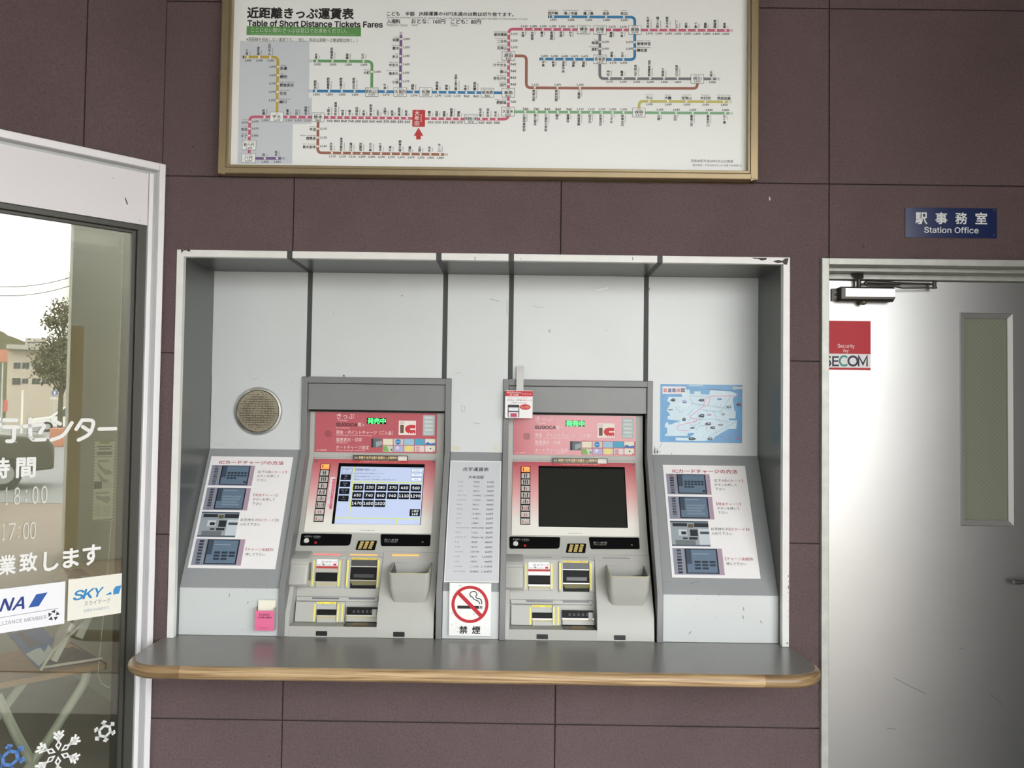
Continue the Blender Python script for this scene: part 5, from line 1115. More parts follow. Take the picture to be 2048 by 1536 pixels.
mxg = tgr.nodes.new('ShaderNodeMixRGB'); mxg.inputs[1].default_value = (*lin((38, 36, 32)), 1); mxg.inputs[2].default_value = (*lin((150, 142, 124)), 1)
mpg = tgr.nodes.new('ShaderNodeMapping'); mpg.inputs['Scale'].default_value = (1.4, 1.4, .7)
tgr.links.new(tcg.outputs['Object'], mpg.inputs[0]); tgr.links.new(mpg.outputs[0], vr.inputs['Vector']); tgr.links.new(vr.outputs['Distance'], lt.inputs[0]); tgr.links.new(lt.outputs[0], mxg.inputs[0]); tgr.links.new(mxg.outputs[0], tgr.nodes['Principled BSDF'].inputs['Base Color'])
b = MB(); rings = [[(gc[0]+r_*math.cos(2*PI*k/n), BY-h_, gc[1]+r_*math.sin(2*PI*k/n)) for k in range(n)] for r_, h_ in ((gr_*.85, .0022), (gr_*.6, .0035), (gr_*.3, .0048), (gr_*.02, .0052))]
b.loft(rings, mgr, False, True); b.build('perforated_disc', GR)
# leaflet holder
ch = crop(260, 1120, 5.12); HY = PY-.030; fH = wallf(HY)
x0, x1_ = fH.uv(*ch(1278, 620))[0], fH.uv(*ch(1475, 620))[0]; zt_, zb_ = fH.uv(*ch(1375, 522))[1], fH.uv(*ch(1375, 724))[1]
HO = empty('leaflet_holder', ((x0+x1_)/2, PY-.014, zb_), 'small pink fronted leaflet box on the booth panel beside the lit machine', 'leaflet holder')
b = MB(); b.box(x0, x1_, HY, HY+.0015, zb_, zt_, mat('holder_pink', (226, 110, 152), .35)); S = Sheet(fH, b, ch, base=.0003)
S.text('SUGOCA', 1376, 560, 18, (40, 30, 36), 1, w=108, bold=.02); S.text('ご利用の案内', 1375, 588, 18, (60, 36, 44), 1, w=145, bold=.02); S.text('どうぞご自由に', 1370, 692, 10, (120, 60, 84), 1, w=100); S.text('お取りください', 1370, 704, 9, (120, 60, 84), 1, w=84)
b.build('pink_front', HO, smooth=False)
b = MB(); g_ = mat('holder_clear', (180, 180, 178), .25); b.box(x0, x0+.0012, HY+.0015, PY-.0006, zb_, zt_+.010, g_); b.box(x1_-.0012, x1_, HY+.0015, PY-.0006, zb_, zt_+.010, g_); b.box(x0, x1_, HY+.0015, PY-.0006, zb_, zb_+.0012, g_); b.box(x0, x1_, PY-.002, PY-.0006, zb_, zt_+.02, g_); b.build('holder_body', HO, smooth=False)
px0, px1_ = x0+.006, x1_-.002; fq = wallf(PY-.010); zp = fq.uv(*ch(1400, 410))[1]
for i in range(3):
    b = MB(); b.box(px0+i*.0008, px1_-.001+i*.0006, PY-.012+i*.003, PY-.0112+i*.003, zb_+.003, zp-i*.0012, mat('leaflet_cream', (232, 230, 212), .6)); tag(b.build('leaflet', smooth=False), 'cream leaflet standing in the small pink fronted box', 'leaflet', 'leaflets in the pink fronted box')
# hanging card on the second machine
cc = crop(980, 720, 4.6556); HYc = FMY-.006; fC = wallf(HYc); fCs = wallf(HYc-.02)
HC = empty('hanging_card', fC.px(*cc(270, 540)), 'small red and white promotional card dangling from a clear strip', 'promotional card')
b = MB(); xa, xb_ = fC.uv(*cc(246, 150))[0], fC.uv(*cc(313, 150))[0]; ms_ = mat('clear_strip', (206, 206, 204), .2)
pz = [fK.uv(*cc(280, 60))[1], fC.uv(*cc(280, 70))[1], fC.uv(*cc(280, 120))[1], fCs.uv(*cc(280, 286))[1]]
pth = [(BY-.0018, pz[0]), (BY-.012, pz[0]+.001), (BY-.02, pz[1]-.008), (HYc-.004, pz[2]), (HYc-.021, pz[3]-.01)]
b.loft([[(xa, y, z), (xb_, y, z), (xb_, y+.0006, z+.0003), (xa, y+.0006, z+.0003)] for y, z in pth], ms_); b.build('clear_strip', HC)
b = MB(); S = Sheet(fCs, b, cc, base=.0006); q = [fCs.uv(*cc(*p)) for p in ((136, 535), (392, 546), (402, 286), (144, 280))]; ua, ub, va, vb = (q[0][0]+q[3][0])/2, (q[1][0]+q[2][0])/2, (q[0][1]+q[1][1])/2, (q[2][1]+q[3][1])/2
S.urect(ua, ub, va, vb, (238, 236, 236), 0, .003); S.base = -.0004; S.urect(ua, ub, va, vb, (220, 218, 218), 0, .003); S.base = .0006
W_, H_ = ub-ua, vb-va; r_ = lambda x0, y0, x1, y1, c_, l=1: S.urect(ua+W_*x0, ua+W_*x1, vb-H_*y1, vb-H_*y0, c_, l); tx = lambda t, x, y, h, c_, w_, l=2, al='c', bo=0: S.utext(t, ua+W_*x, vb-H_*y, H_*h, c_, l, al, W_*w_, bo)
r_(0, .02, 1, .215, (196, 34, 52)); tx('記名式SUGOCA', .32, .075, .065, (240, 230, 230), .5, bo=.02); tx('JQ CARD', .32, .16, .06, (240, 230, 230), .34, bo=.02); tx('をお持ちの方', .78, .13, .05, (240, 230, 230), .34)
tx('JRキューポから便利に', .48, .275, .035, (80, 80, 80), .72); tx('パソコン・スマホ', .33, .355, .07, (60, 40, 40), .52, bo=.02); tx('からJRキューポ', .77, .355, .06, (186, 40, 54), .4, bo=.02); tx('ご利用いただけます!', .5, .45, .05, (80, 60, 60), .58)
S.urect(ua+W_*.1, ua+W_*.52, va+H_*.02, vb-H_*.52, (40, 42, 46), 1, .004); r_(.13, .62, .49, .97, (226, 228, 232), 2); r_(.13, .74, .49, .79, (70, 70, 80), 3); S.urect(ua+W_*.2, ua+W_*.43, va+H_*.04, va+H_*.17, (190, 70, 100), 3, .002)
c_ = (ua+W_*.73, vb-H_*.60); S.uvpoly([(c_[0]+W_*.2*math.cos(a*PI/10), c_[1]+H_*.1*math.sin(a*PI/10)) for a in range(20)], ink((196, 36, 50)), 2); tx('ポイント獲得も', .73, .585, .04, (244, 226, 150), .32, 3); tx('ご利用できます', .73, .63, .035, (244, 230, 220), .28, 3)
b.build('card_face', HC, smooth=False)
# promotional strips over the two screens
for i, dx in enumerate((0, MDX)):
    ct_ = crop(640, 900, 8.533); FT = G['FT']; b = MB(); fz = Fr(FT.P(0, 0, .014), (1, 0, 0), (0, .10, .995)); S = Sheet(fz, b, ct_)
    u0, u1_ = fz.uv(*ct_(562, 150))[0], fz.uv(*ct_(1500, 150))[0]; va, vb = fz.uv(*ct_(1030, 218))[1], fz.uv(*ct_(1030, 90))[1]; H_ = vb-va; W_ = u1_-u0
    b.hexa([fz.P(u0, va, -.005), fz.P(u1_, va, -.005), fz.P(u1_, va, 0), fz.P(u0, va, 0), fz.P(u0, vb, -.005), fz.P(u1_, vb, -.005), fz.P(u1_, vb, 0), fz.P(u0, vb, 0)], mat('strip_dark', (64, 62, 48), .4))
    S.urect(u0, u1_, va, va+H_*.26, (188, 40, 46), 1); S.utext('お一人様も家族も乗り降り自由。お正月のおでかけに便利です。', u0+W_*.5, va+H_*.13, H_*.11, (240, 220, 210), 2, 'c', W_*.74)
    S.utext('初乗り!お年玉乗り放題きっぷ発売中!', u0+W_*.455, va+H_*.67, H_*.36, (246, 214, 160), 2, 'c', W_*.70, .02); S.utext('新春', u0+W_*.055, va+H_*.62, H_*.3, (220, 214, 200), 2, 'c', W_*.06); S.utext('1月1日～3日 九州全線', u0+W_*.40, va+H_*.36, H_*.08, (220, 200, 170), 2, 'c', W_*.5)
    S.urect(u0+W_*.82, u0+W_*.98, va+H_*.32, va+H_*.88, (238, 232, 228), 2, .001); S.utext('おとな3,090円', u0+W_*.90, va+H_*.70, H_*.15, (120, 60, 60), 3, 'c', W_*.14); S.utext('こども 500円', u0+W_*.90, va+H_*.46, H_*.14, (200, 40, 50), 3, 'c', W_*.14)
    o = b.build('promotional_strip', smooth=False); o.location.x = dx
    tag(o, ('narrow dark green and red ticket banner above the lit screen', 'narrow dark green and red ticket banner above the blank screen')[i], 'banner', 'ticket banners above the screens')
# small vertical sticker beside the lit screen
b = MB(); FT = G['FT']; S = Sheet(FT, b, G['ca'], base=.0045)
q = [FT.uv(*G['ca'](*p)) for p in ((432, 1296), (480, 1300), (520, 1002), (475, 998))]; ua, ub, va, vb = (q[0][0]+q[3][0])/2, (q[1][0]+q[2][0])/2, q[0][1], q[2][1]
S.urect(ua, ub, va, vb, (236, 230, 228), 0); S.urect((ua+ub)/2, ub, va+(vb-va)*.0, vb-(vb-va)*.05, (206, 84, 128), 1); S.utext('きっぷ・カードの取り忘れにご注意', (ua*.75+ub*.25), (va+vb)/2, (ub-ua)*.32, (150, 70, 80), 2, 'c', (vb-va)*.9, rot=-PI/2); S.utext('おつりをお取りください', (ua*.25+ub*.75), (va+vb)/2, (ub-ua)*.32, (246, 226, 234), 2, 'c', (vb-va)*.8, rot=-PI/2)
tag(b.build('reminder_sticker', smooth=False), 'narrow white and pink reminder sticker left of the lit screen', 'sticker')
# door closer
CL = empty('door_closer', at_y(1728, 590, DD-.03), 'silver hydraulic door closer with folded arm at the top of the door', 'door closer')
mcd = mat('closer_dark', (74, 72, 66), .4, .6); mcs = mat('closer_silver', (204, 206, 206), .3, .5); fc = wallf(DD-.05)
def cx(x, y, yy=DD-.05): return wallf(yy).uv(*c7(x, y))
u0, v0_ = cx(240, 775); u1_, v1_ = cx(660, 668)
b = MB(); p8 = lambda u: [(u, DD-.001, v0_+.003), (u, DD-.04, v0_), (u, DD-.050, v0_+.008), (u, DD-.050, v1_-.004), (u, DD-.045, v1_), (u, DD-.001, v1_)]
b.loft([p8(u0), p8(u1_-.006), [(u1_, y+.006 if y < DD-.03 else y, z*.7+(v0_+v1_)/2*.3) for _, y, z in p8(0)]], mcd); b.build('closer_body', CL, bevel=.0015)
b = MB(); s0, t0 = cx(272, 742); s1, t1 = cx(655, 682); b.box(s0, s1, DD-.0512, DD-.0495, t0, t1, mcs); b.build('closer_cover', CL, bevel=.0006)
b = MB(); s0, t0 = cx(170, 774, DD-.012); s1, t1 = cx(236, 680, DD-.012); b.box(s0, u0+.004, DD-.012, DD-.001, t0, t1, mcd)
for yy in (707, 748):
    u, v = cx(197, yy, DD-.012); b.cyl((u, DD-.0122, v), (0, -1, 0), .0045, .0012, mcs, 12); b.cyl((u, DD-.0134, v), (0, -1, 0), .003, .0004, m_gap, 10)
b.build('mounting_bracket', CL)
b = MB(); u, v = cx(392, 662); u2_, v2_ = cx(392, 600); b.cyl((u, DD-.028, v-.002), (0, 0, 1), .0085, v2_-v+.002, mcd, 16); ub_, vb_ = cx(388, 570); b.loft([[(u-.012, DD-.045, v2_), (u+.012, DD-.045, v2_), (u+.012, DD-.01, v2_), (u-.012, DD-.01, v2_)], [(u-.03, DD-.035, vb_+.006), (u+.015, DD-.035, vb_+.006), (u+.015, DD-.012, vb_+.006), (u-.03, DD-.012, vb_+.006)]], mcd)
b.build('spindle', CL); b = MB(); ua_, va_ = cx(425, 768); b.ball((ua_, DD-.03, cx(425, 782)[1]), .013, mat('closer_valve', (110, 104, 80), .4, .5), 7, (1, 1, .8)); b.build('regulating_valve', CL)
b = MB(); p = [(430, 640), (450, 625), (560, 630), (690, 638)]; b.tube([(cx(x, y)[0], DD-.035, cx(x, y)[1]) for x, y in p], [.006, .008, .008, .006], mcd); p = [(690, 638), (720, 636), (930, 640), (960, 644)]; b.tube([(cx(x, y)[0], DD-.035, cx(x, y)[1]) for x, y in p], [.0075, .005, .005, .0035], mcd); b.build('upper_arm', CL)
b = MB(); p = [(440, 655), (660, 660), (720, 674), (985, 671)]; b.tube([(cx(x, y)[0], DD-.04, cx(x, y)[1]) for x, y in p], [.003, .004, .003, .003], mcd)
u, v = cx(968, 628); b.cyl((u, DD-.037, cx(968, 678)[1]), (0, 0, 1), .0075, v-cx(968, 678)[1], mcd, 12); b.ball((u, DD-.037, v), .008, mcd, 6); b.build('lower_arm', CL)

# ---- street things
b = MB(); b.box(9.6, 105, -105, 6, 0, .012, mat('asphalt', (120, 118, 114), .7, var=.06, vscale=4)); struct(b.build('road', smooth=False))
mpv = mat('brown_pavers', (118, 98, 76), .6); t = mpv.node_tree; bk_ = t.nodes.new('ShaderNodeTexBrick'); bk_.inputs['Scale'].default_value = 1.0; bk_.inputs['Brick Width'].default_value = .6; bk_.inputs['Row Height'].default_value = .3; bk_.inputs['Mortar Size'].default_value = .008
bk_.inputs['Color1'].default_value = (*lin((122, 102, 80)), 1); bk_.inputs['Color2'].default_value = (*lin((112, 92, 70)), 1); bk_.inputs['Mortar'].default_value = (*lin((80, 66, 52)), 1)
tco = t.nodes.new('ShaderNodeTexCoord'); t.links.new(tco.outputs['Object'], bk_.inputs['Vector']); t.links.new(bk_.outputs[0], t.nodes['Principled BSDF'].inputs['Base Color'])
b = MB(); b.box(.7, 9.6, -12, -.6, 0, .006, mpv); struct(b.build('floor_pavement', smooth=False))
def building(px0, px1, pyt, t, dep, label, wins, walm, rows, roofm=None, over=0):
    a = refl((px0+px1)/2, 817, t); zt_ = refl((px0+px1)/2, pyt, t).z
    T = empty('street_building', (a.x, a.y, 0), label, 'building')
    b = MB(); mbox(b, px0, px1, pyt, 0, t, dep, walm, True); b.build('wall', T, smooth=False)
    if roofm:
        b = MB(); A = refl(px0-3, 817, t)-ME*over; Bq = refl(px1+3, 817, t)-ME*over
        for P_ in (A, Bq): P_.z = zt_
        up_ = Vector((0, 0, .35)); b.hexa([A, Bq, Bq+ME*(dep+over), A+ME*(dep+over), A+up_, Bq+up_, Bq+ME*(dep+over)+up_, A+ME*(dep+over)+up_], roofm); b.build('roof', T, smooth=False)
    for (x0, x1, y0, y1) in wins:
        b = MB(); mbox(b, x0, x1, y0, y1, t-.06, .05, mat('window_trim', (210, 206, 196), .5)); w_ = b.build('window', T, smooth=False)
        b = MB(); mbox(b, x0+.6, (x0+x1)/2-.3, y0+.8, y1-.8, t-.09, .02, mat('dark_pane', (70, 72, 70), .15)); mbox(b, (x0+x1)/2+.3, x1-.6, y0+.8, y1-.8, t-.09, .02, mat('dark_pane', (70, 72, 70), .15)); b.build('pane', w_, smooth=False)
    return T
mbw = mat('building_beige', (186, 174, 156), .8)
building(12, 230, 703, 72, 10, 'two storey beige building mirrored in the window behind the tree', [(24, 39, 724, 738), (41, 56, 724, 738), (63, 80, 724, 739), (22, 40, 755, 770), (42, 55, 756, 768), (62, 79, 756, 769), (82, 98, 756, 769)], mbw, 2, mat('roof_grey', (170, 164, 150), .7), .8)
building(46, 88, 676, 100, 12, 'grey office block beyond the beige building in the mirrored street', [(50, 84, 682, 686), (50, 84, 691, 695)], mat('building_grey', (178, 172, 158), .8), 2)
building(126.5, 170, 541, 120, 10, 'tall pale tower at the edge of the mirrored column', [(131, 133.5, 552, 560)], mat('building_pale', (222, 220, 208), .8), 1)
b = MB(); tp = [(-60, 640), (-30, 655), (-10, 664), (2, 662), (10, 666), (16, 671), (24, 673), (34, 677), (46, 682), (70, 690), (160, 700)]
top = [refl(x, y, 125) for x, y in tp]; bot = [Vector((p.x, p.y, 0)) for p in top]
b.prism(bot+top[::-1], ME*14, mat('hill_green', (116, 112, 86), .9)); struct(b.build('hill', smooth=False))
# tree
TP = refl(121, 817, 44); TR = empty('street_tree', (TP.x, TP.y, 0), 'loose crowned tree mirrored in the window left of the column', 'tree')
mtr = mat('bark', (84, 76, 60), .9); b = MB(); zt = lambda y: refl(121, y, 44).z
b.tube([TP*1.0 if 0 else (TP.x, TP.y, 0), (TP.x, TP.y, zt(790)), (TP.x+.2, TP.y, zt(740)), (TP.x+.1, TP.y, zt(680))], [.14, .11, .09, .05], mtr)
rnd = random.Random(3); cl = [(128, 640, 1.0), (112, 640, .7), (134, 612, .7), (106, 646, .5), (120, 622, .5), (130, 670, .9), (118, 690, .8), (98, 700, .9), (110, 722, 1.2), (126, 715, 1.1), (135, 735, .9), (92, 722, .7), (105, 748, 1.0), (124, 752, 1.0), (133, 765, .8), (88, 742, .5), (140, 690, 1.2), (145, 740, 1.2)]
for x, y, r_ in cl: p = refl(x, y, 44); b.tube([(TP.x+.1, TP.y, zt(min(790, y+50))), p], [.06, .02], mtr, 5)
b.build('trunk', TR)
b = MB(); mlf = mat('leaf_green', (98, 94, 68), .8)
for x, y, r_ in cl:
    p = refl(x, y, 44)
    for i in range(int(260*r_)):
        q = p+Vector((rnd.uniform(-.75, .75)*r_, rnd.uniform(-.75, .75)*r_, rnd.gauss(0, .24*r_))); a = Vector((rnd.gauss(0, 1), rnd.gauss(0, 1), rnd.gauss(0, 1))).normalized(); c_ = a.orthogonal().normalized(); s_ = .05+rnd.random()*.05
        b.face([q-a*s_, q+c_*s_*.6, q+a*s_, q-c_*s_*.6], mlf)
o = b.build('foliage', TR, smooth=False); o['kind'] = 'stuff'
# cars
def car(nose, t, sgn, name, label, body, L=4.5, H=1.5, suv=False):
    """nose: pixel of the front end in the mirrored view; sgn 1: nose at the picture's left"""
    p = refl(nose, 817, t); X = MR*sgn; T = empty(name, (p.x, p.y, 0), label, 'car')
    pr = [(0, .35), (0, .72), (.15, .82), (1.05, .95), (1.75, H-.06), (2.1, H), (3.1, H), (3.5, H-.06), (4.15, 1.02), (4.45, .98), (L, .85), (L, .38), (3.95, .30), (.55, .30)] if not suv else [(0, .4), (0, .85), (.12, 1.0), (1.05, 1.08), (1.6, H-.06), (1.9, H), (4.1, H), (4.35, H-.1), (4.5, 1.1), (4.6, .95), (4.6, .4), (4.0, .33), (.6, .33)]
    W_ = 1.7; b = MB(); pt = lambda l, z, d: (p.x+X.x*l+ME.x*d, p.y+X.y*l+ME.y*d, z)
    tz = lambda z: max(0, (z-.95))*.42
    b.loft([[pt(l, z, tz(z)) for l, z in pr], [pt(l, z, W_-tz(z)) for l, z in pr]], body); b.build('body', T, bevel=.04)
    mg_ = mat('car_glass', (48, 52, 52), .1)
    wn = [[(1.25, .98), (1.85, H-.1), (2.5, H-.09), (2.5, .98)], [(2.58, .98), (2.58, H-.09), (3.2, H-.1), (3.85, 1.02)]] if not suv else [[(1.2, 1.1), (1.72, H-.1), (2.5, H-.1), (2.5, 1.1)], [(2.58, 1.1), (2.58, H-.1), (3.4, H-.1), (3.4, 1.1)], [(3.48, 1.1), (3.48, H-.1), (4.15, H-.12), (4.3, 1.12)]]
    for q in wn: b = MB(); b.prism([pt(l, z, tz(z)-.012) for l, z in q], ME*.02, mg_); b.build('side_window', T, smooth=False)
    for l in (.85, 3.65):
        for d in (-.02, W_-.18): b = MB(); b.cyl(pt(l, .32, d), ME, .32, .2, mat('tyre', (36, 36, 36), .8), 20); b.cyl(pt(l, .32, d-.01), ME, .19, .22, mat('hubcap', (170, 170, 170), .3, .6), 14); b.build('wheel', T)
    return T
car(64, 57, 1, 'silver_car', 'silver saloon car mirrored in the window beside the road sign', mat('car_silver', (214, 212, 204), .25, .2), H=1.62)
car(112, 15.5, -1, 'dark_car', 'dark brown parked car mirrored in the window behind the lettering', mat('car_dark', (66, 60, 50), .2), 4.6, 1.53, True)
# road sign with an arrow
p = refl(108.5, 817, 66); T = empty('road_sign', (p.x, p.y, 0), 'round blue road sign with a white upward arrow mirrored in the window', 'road sign')
b = MB(); zc = refl(109, 786, 66).z; b.tube([(p.x, p.y, 0), (p.x, p.y, zc)], .035, m_alu2, 8); b.build('post', T)
b = MB(); k = 36/1700; q = Vector((p.x, p.y, zc))-ME*.05; ring = lambda r_, d: [q-ME*d+MR*(r_*math.cos(a*PI/12))+Vector((0, 0, r_*math.sin(a*PI/12))) for a in range(24)]
b.loft([ring(.21, 0), ring(.21, .015)], mat('sign_blue', (92, 108, 146), .4)); f = lambda l, z: q-ME*.02+MR*l+Vector((0, 0, z)); b.face([f(-.03, -.14), f(.03, -.14), f(.03, .02), f(-.03, .02)], ink((236, 236, 236))); b.face([f(-.09, .02), f(.09, .02), f(0, .15)], ink((236, 236, 236))); b.build('disc', T, smooth=False)
b = MB(); zz = refl(109, 797, 66).z; q2 = [f(-.27, 0), f(.27, 0)]; c_ = Vector((p.x, p.y, zz))-ME*.05; b.prism([c_+MR*-.27+Vector((0, 0, -.06)), c_+MR*.27+Vector((0, 0, -.06)), c_+MR*.27+Vector((0, 0, .06)), c_+MR*-.27+Vector((0, 0, .06))], ME*-.012, ink((214, 208, 196))); b.build('plate', T, smooth=False)
b = MB(); mbox(b, 42, 46.5, 780, 826, 40, .2, mat('post_white', (226, 220, 206), .6)); 
for v in b.v[:4]: v.z = 0
tag(b.build('white_post', smooth=False), 'white square post mirrored in the window before the beige building', 'post')
b = MB(); mbox(b, -30, 11.5, 698, 723, 38, .3, mat('sign_orange', (186, 124, 100), .5)); mbox(b, 1, 4, 723, 830, 38.1, .1, m_alu2)
for v in b.v[8:12]: v.z = 0
tag(b.build('orange_sign', smooth=False), 'orange shop sign on a pole mirrored at the window edge', 'sign')
b = MB(); mbox(b, 4.5, 15.5, 800, 823, 42, .2, mat('banner_red', (196, 108, 96), .6)); mbox(b, 4.5, 5.2, 797, 823, 41.9, .05, m_alu2)
for v in b.v[8:12]: v.z = 0
tag(b.build('red_banner', smooth=False), 'small red advertising banner mirrored beside the white post', 'banner')
b = MB(); p = refl(121, 817, 35); z1_, z0_ = refl(121, 856, 35).z, refl(121, 888, 35).z; b.box(p.x-.27, p.x+.27, p.y-.27, p.y+.27, 0, z1_, mat('bin_orange', (182, 118, 90), .5)); tag(b.build('orange_bin', bevel=.04), 'orange bin mirrored behind the dark car', 'bin')
for y0, y1, lab in ((565, 546, 'upper overhead cable crossing the mirrored sky'), (584, 562, 'lower overhead cable crossing the mirrored sky')):
    b = MB(); A_, C_ = refl(-40, y0+6, 60), refl(190, y1-8, 60); b.tube([A_.lerp(C_, i/12)-Vector((0, 0, .5*math.sin(PI*i/12))) for i in range(13)], .025, m_rubber, 6); tag(b.build('overhead_cable'), lab, 'cable', 'overhead cables')

# ---------------------------------------------------------------- stickers on the glass
class UVS(Sheet):
    def q(s, x, y): return x, y
    def k(s, x, y): return 1.0
k4, k5 = crop(0, 700, 4.2676), crop(0, 1040, 3.0972)
def guv(K, x, y): return FG.uv(*K(x, y))
m_vin = mat('white_vinyl', (230, 230, 226), .5); m_vin2 = mat('pale_vinyl', (206, 204, 192), .5)
def gchar(S, K, t_, x0, x1, y0, y1, mm, bold=.035, l=1):
    ym, xm = (y0+y1)/2, (x0+x1)/2; u0, u1_ = guv(K, x0, ym)[0], guv(K, x1, ym)[0]; va, vb = guv(K, xm, y1)[1], guv(K, xm, y0)[1]
    S.utext(t_, (u0+u1_)/2, (va+vb)/2, vb-va, mm, l, 'c', u1_-u0, bold)
def lettering(name, label, K, chars, mm, bold):
    b = MB(); S = UVS(FG, b, base=.0006)
    for c_ in chars: gchar(S, K, *c_, mm, bold)
    o = b.build(name, smooth=False); return tag(o, label, 'lettering', 'lettering on the window')
# rounded strokes of the large heading
b = MB(); S = UVS(FG, b, base=.0006)
def strokes(K, lst, wm, mm):
    for i, st in enumerate(lst):
        P = [guv(K, *p) for p in st]; S.line(P, wm, mm, 1, .02 if len(P) > 2 else 0)
        for p in (P[0], P[-1]): S.disc(p[0], p[1], wm/2*1.01, mm, 1.6+i*.2, 14)
strokes(k4, [[(35, 598), (140, 598)], [(30, 658), (152, 658)], [(120, 660), (118, 760), (105, 780), (62, 778)], [(-8, 590), (-40, 640)], [(-2, 640), (-50, 705)], [(-30, 690), (-32, 790)],
    [(256, 592), (258, 740), (280, 768), (380, 764)], [(205, 652), (392, 634), (340, 706)], [(448, 598), (512, 630)], [(438, 768), (540, 735), (612, 622)],
    [(700, 600), (650, 676)], [(700, 598), (808, 598), (770, 720), (670, 768)], [(705, 655), (760, 690)], [(845, 675), (985, 672)]], .0125, m_vin)
tag(b.build('heading_lettering', smooth=False), 'large rounded white heading lettering across the window', 'lettering', 'lettering on the window')
lettering('hours_heading_lettering', 'white two character heading above the opening hours on the window', k4, [('時', -82, 78, 925, 1092), ('間', 143, 300, 922, 1085)], m_vin, .035)
lettering('hours_lettering', 'pale thin opening time ending 18:00 on the window', k4, [('1', 46, 68, 1172, 1322), ('8', 120, 172, 1172, 1320), (':', 218, 232, 1190, 1295), ('0', 276, 326, 1162, 1312), ('0', 352, 404, 1158, 1308)], m_vin2, -.012)
lettering('later_hours_lettering', 'pale thin opening time 17:00 under the first on the window', k5, [('1', 14, 32, 20, 126), ('7', 52, 96, 18, 124), (':', 112, 121, 38, 112), ('0', 143, 180, 14, 120), ('0', 186, 222, 10, 118)], m_vin2, -.012)
lettering('notice_lettering', 'white sentence of rounded characters just above the airline stickers', k5, [('営', -118, -8, 236, 345), ('業', -5, 95, 220, 336), ('致', 122, 228, 205, 318), ('し', 272, 360, 197, 312), ('ま', 392, 486, 178, 292), ('す', 514, 620, 155, 276)], m_vin, .03)
def sticker(name, label, corners):
    q = [guv(k5, *p) for p in corners]; u0, u1_ = (q[0][0]+q[3][0])/2, (q[1][0]+q[2][0])/2; va, vb = (q[0][1]+q[1][1])/2, (q[2][1]+q[3][1])/2
    b = MB(); S = UVS(FG, b, base=.0008); b.hexa([FG.P(u0, va, .0002), FG.P(u1_, va, .0002), FG.P(u1_, va, .0008), FG.P(u0, va, .0008), FG.P(u0, vb, .0002), FG.P(u1_, vb, .0002), FG.P(u1_, vb, .0008), FG.P(u0, vb, .0008)], mat('sticker_'+name, (236, 236, 240) if 'blue' in label else (232, 230, 218), .45))
    return b, S, u0, u1_, va, vb
b, S, u0, u1_, va, vb = sticker('airline_sticker', 'white airline sticker with dark blue slanted logo', [(-240, 740), (398, 640), (405, 370), (-240, 468)])
gp = lambda x, y: guv(k5, x, y)
S.uvpoly([gp(175, 543), gp(240, 533), gp(294, 448), gp(224, 460)], mat('logo_blue', (28, 84, 162), .4), 1)
for t_, x0, x1, y0, y1 in (('A', -70, 10, 490, 566), ('N', 0, 86, 487, 560), ('A', 78, 172, 478, 551)):
    q = gp((x0+x1)/2, (y0+y1)/2); S.utext(t_, q[0], q[1], abs(gp(100, y0)[1]-gp(100, y1)[1]), (26, 52, 126), 1, 'c', gp(x1, 520)[0]-gp(x0, 520)[0]-.01, .022, shear=.3)
S.line([gp(-200, 638), gp(360, 546)], .0016, (120, 124, 132), 1)
q = gp(288, 600); S.utext('STAR ALLIANCE MEMBER', q[0], q[1], .0125, (120, 124, 132), 1, 'r', gp(288, 600)[0]-gp(-130, 660)[0])
q = gp(331, 590)
for i in range(5):
    a = math.radians(90+72*i); c_ = Vector((q[0]+.0135*math.cos(a), q[1]+.0135*math.sin(a))); r_ = .0082
    S.uvpoly([(c_.x+r_*math.cos(a+w_), c_.y+r_*math.sin(a+w_)) for w_ in (PI*.5, PI*1.15, PI*1.75)], ink((40, 44, 52)), 1)
tag(b.build('airline_sticker', smooth=False), 'white airline sticker with dark blue slanted logo', 'sticker', 'airline stickers on the window')
b, S, u0, u1_, va, vb = sticker('cream_sticker', 'cream airline sticker with a light', [(414, 628), (778, 570), (785, 325), (425, 370)])
SK = (30, 130, 188)
for t_, x0, x1, y0, y1 in (('S', 455, 520, 436, 494), ('K', 517, 580, 427, 484), ('Y', 578, 636, 420, 474)):
    q = gp((x0+x1)/2, (y0+y1)/2); S.utext(t_, q[0], q[1], abs(gp(500, y0)[1]-gp(500, y1)[1]), SK, 1, 'c', gp(x1, 450)[0]-gp(x0, 450)[0]-.004, .024, shear=.25)
S.uvpoly([gp(700, 462), gp(736, 456), gp(752, 404), gp(716, 410), gp(702, 430)], mat('tail_blue', (58, 140, 196), .4), 1); S.uvpoly([gp(650, 466), gp(686, 444), gp(692, 460)], ink(SK), 1)
q = gp(602, 507); S.utext('スカイマーク', q[0], q[1], .0165, (110, 116, 122), 1, 'c', gp(682, 500)[0]-gp(522, 520)[0]); q = gp(600, 551); S.utext('お問合せは当店まで.', q[0], q[1], .0105, (120, 150, 170), 1, 'c', gp(680, 545)[0]-gp(518, 560)[0])
tag(b.build('airline_sticker', smooth=False), 'cream airline sticker with light blue lettering and a tail fin', 'sticker', 'airline stickers on the window')
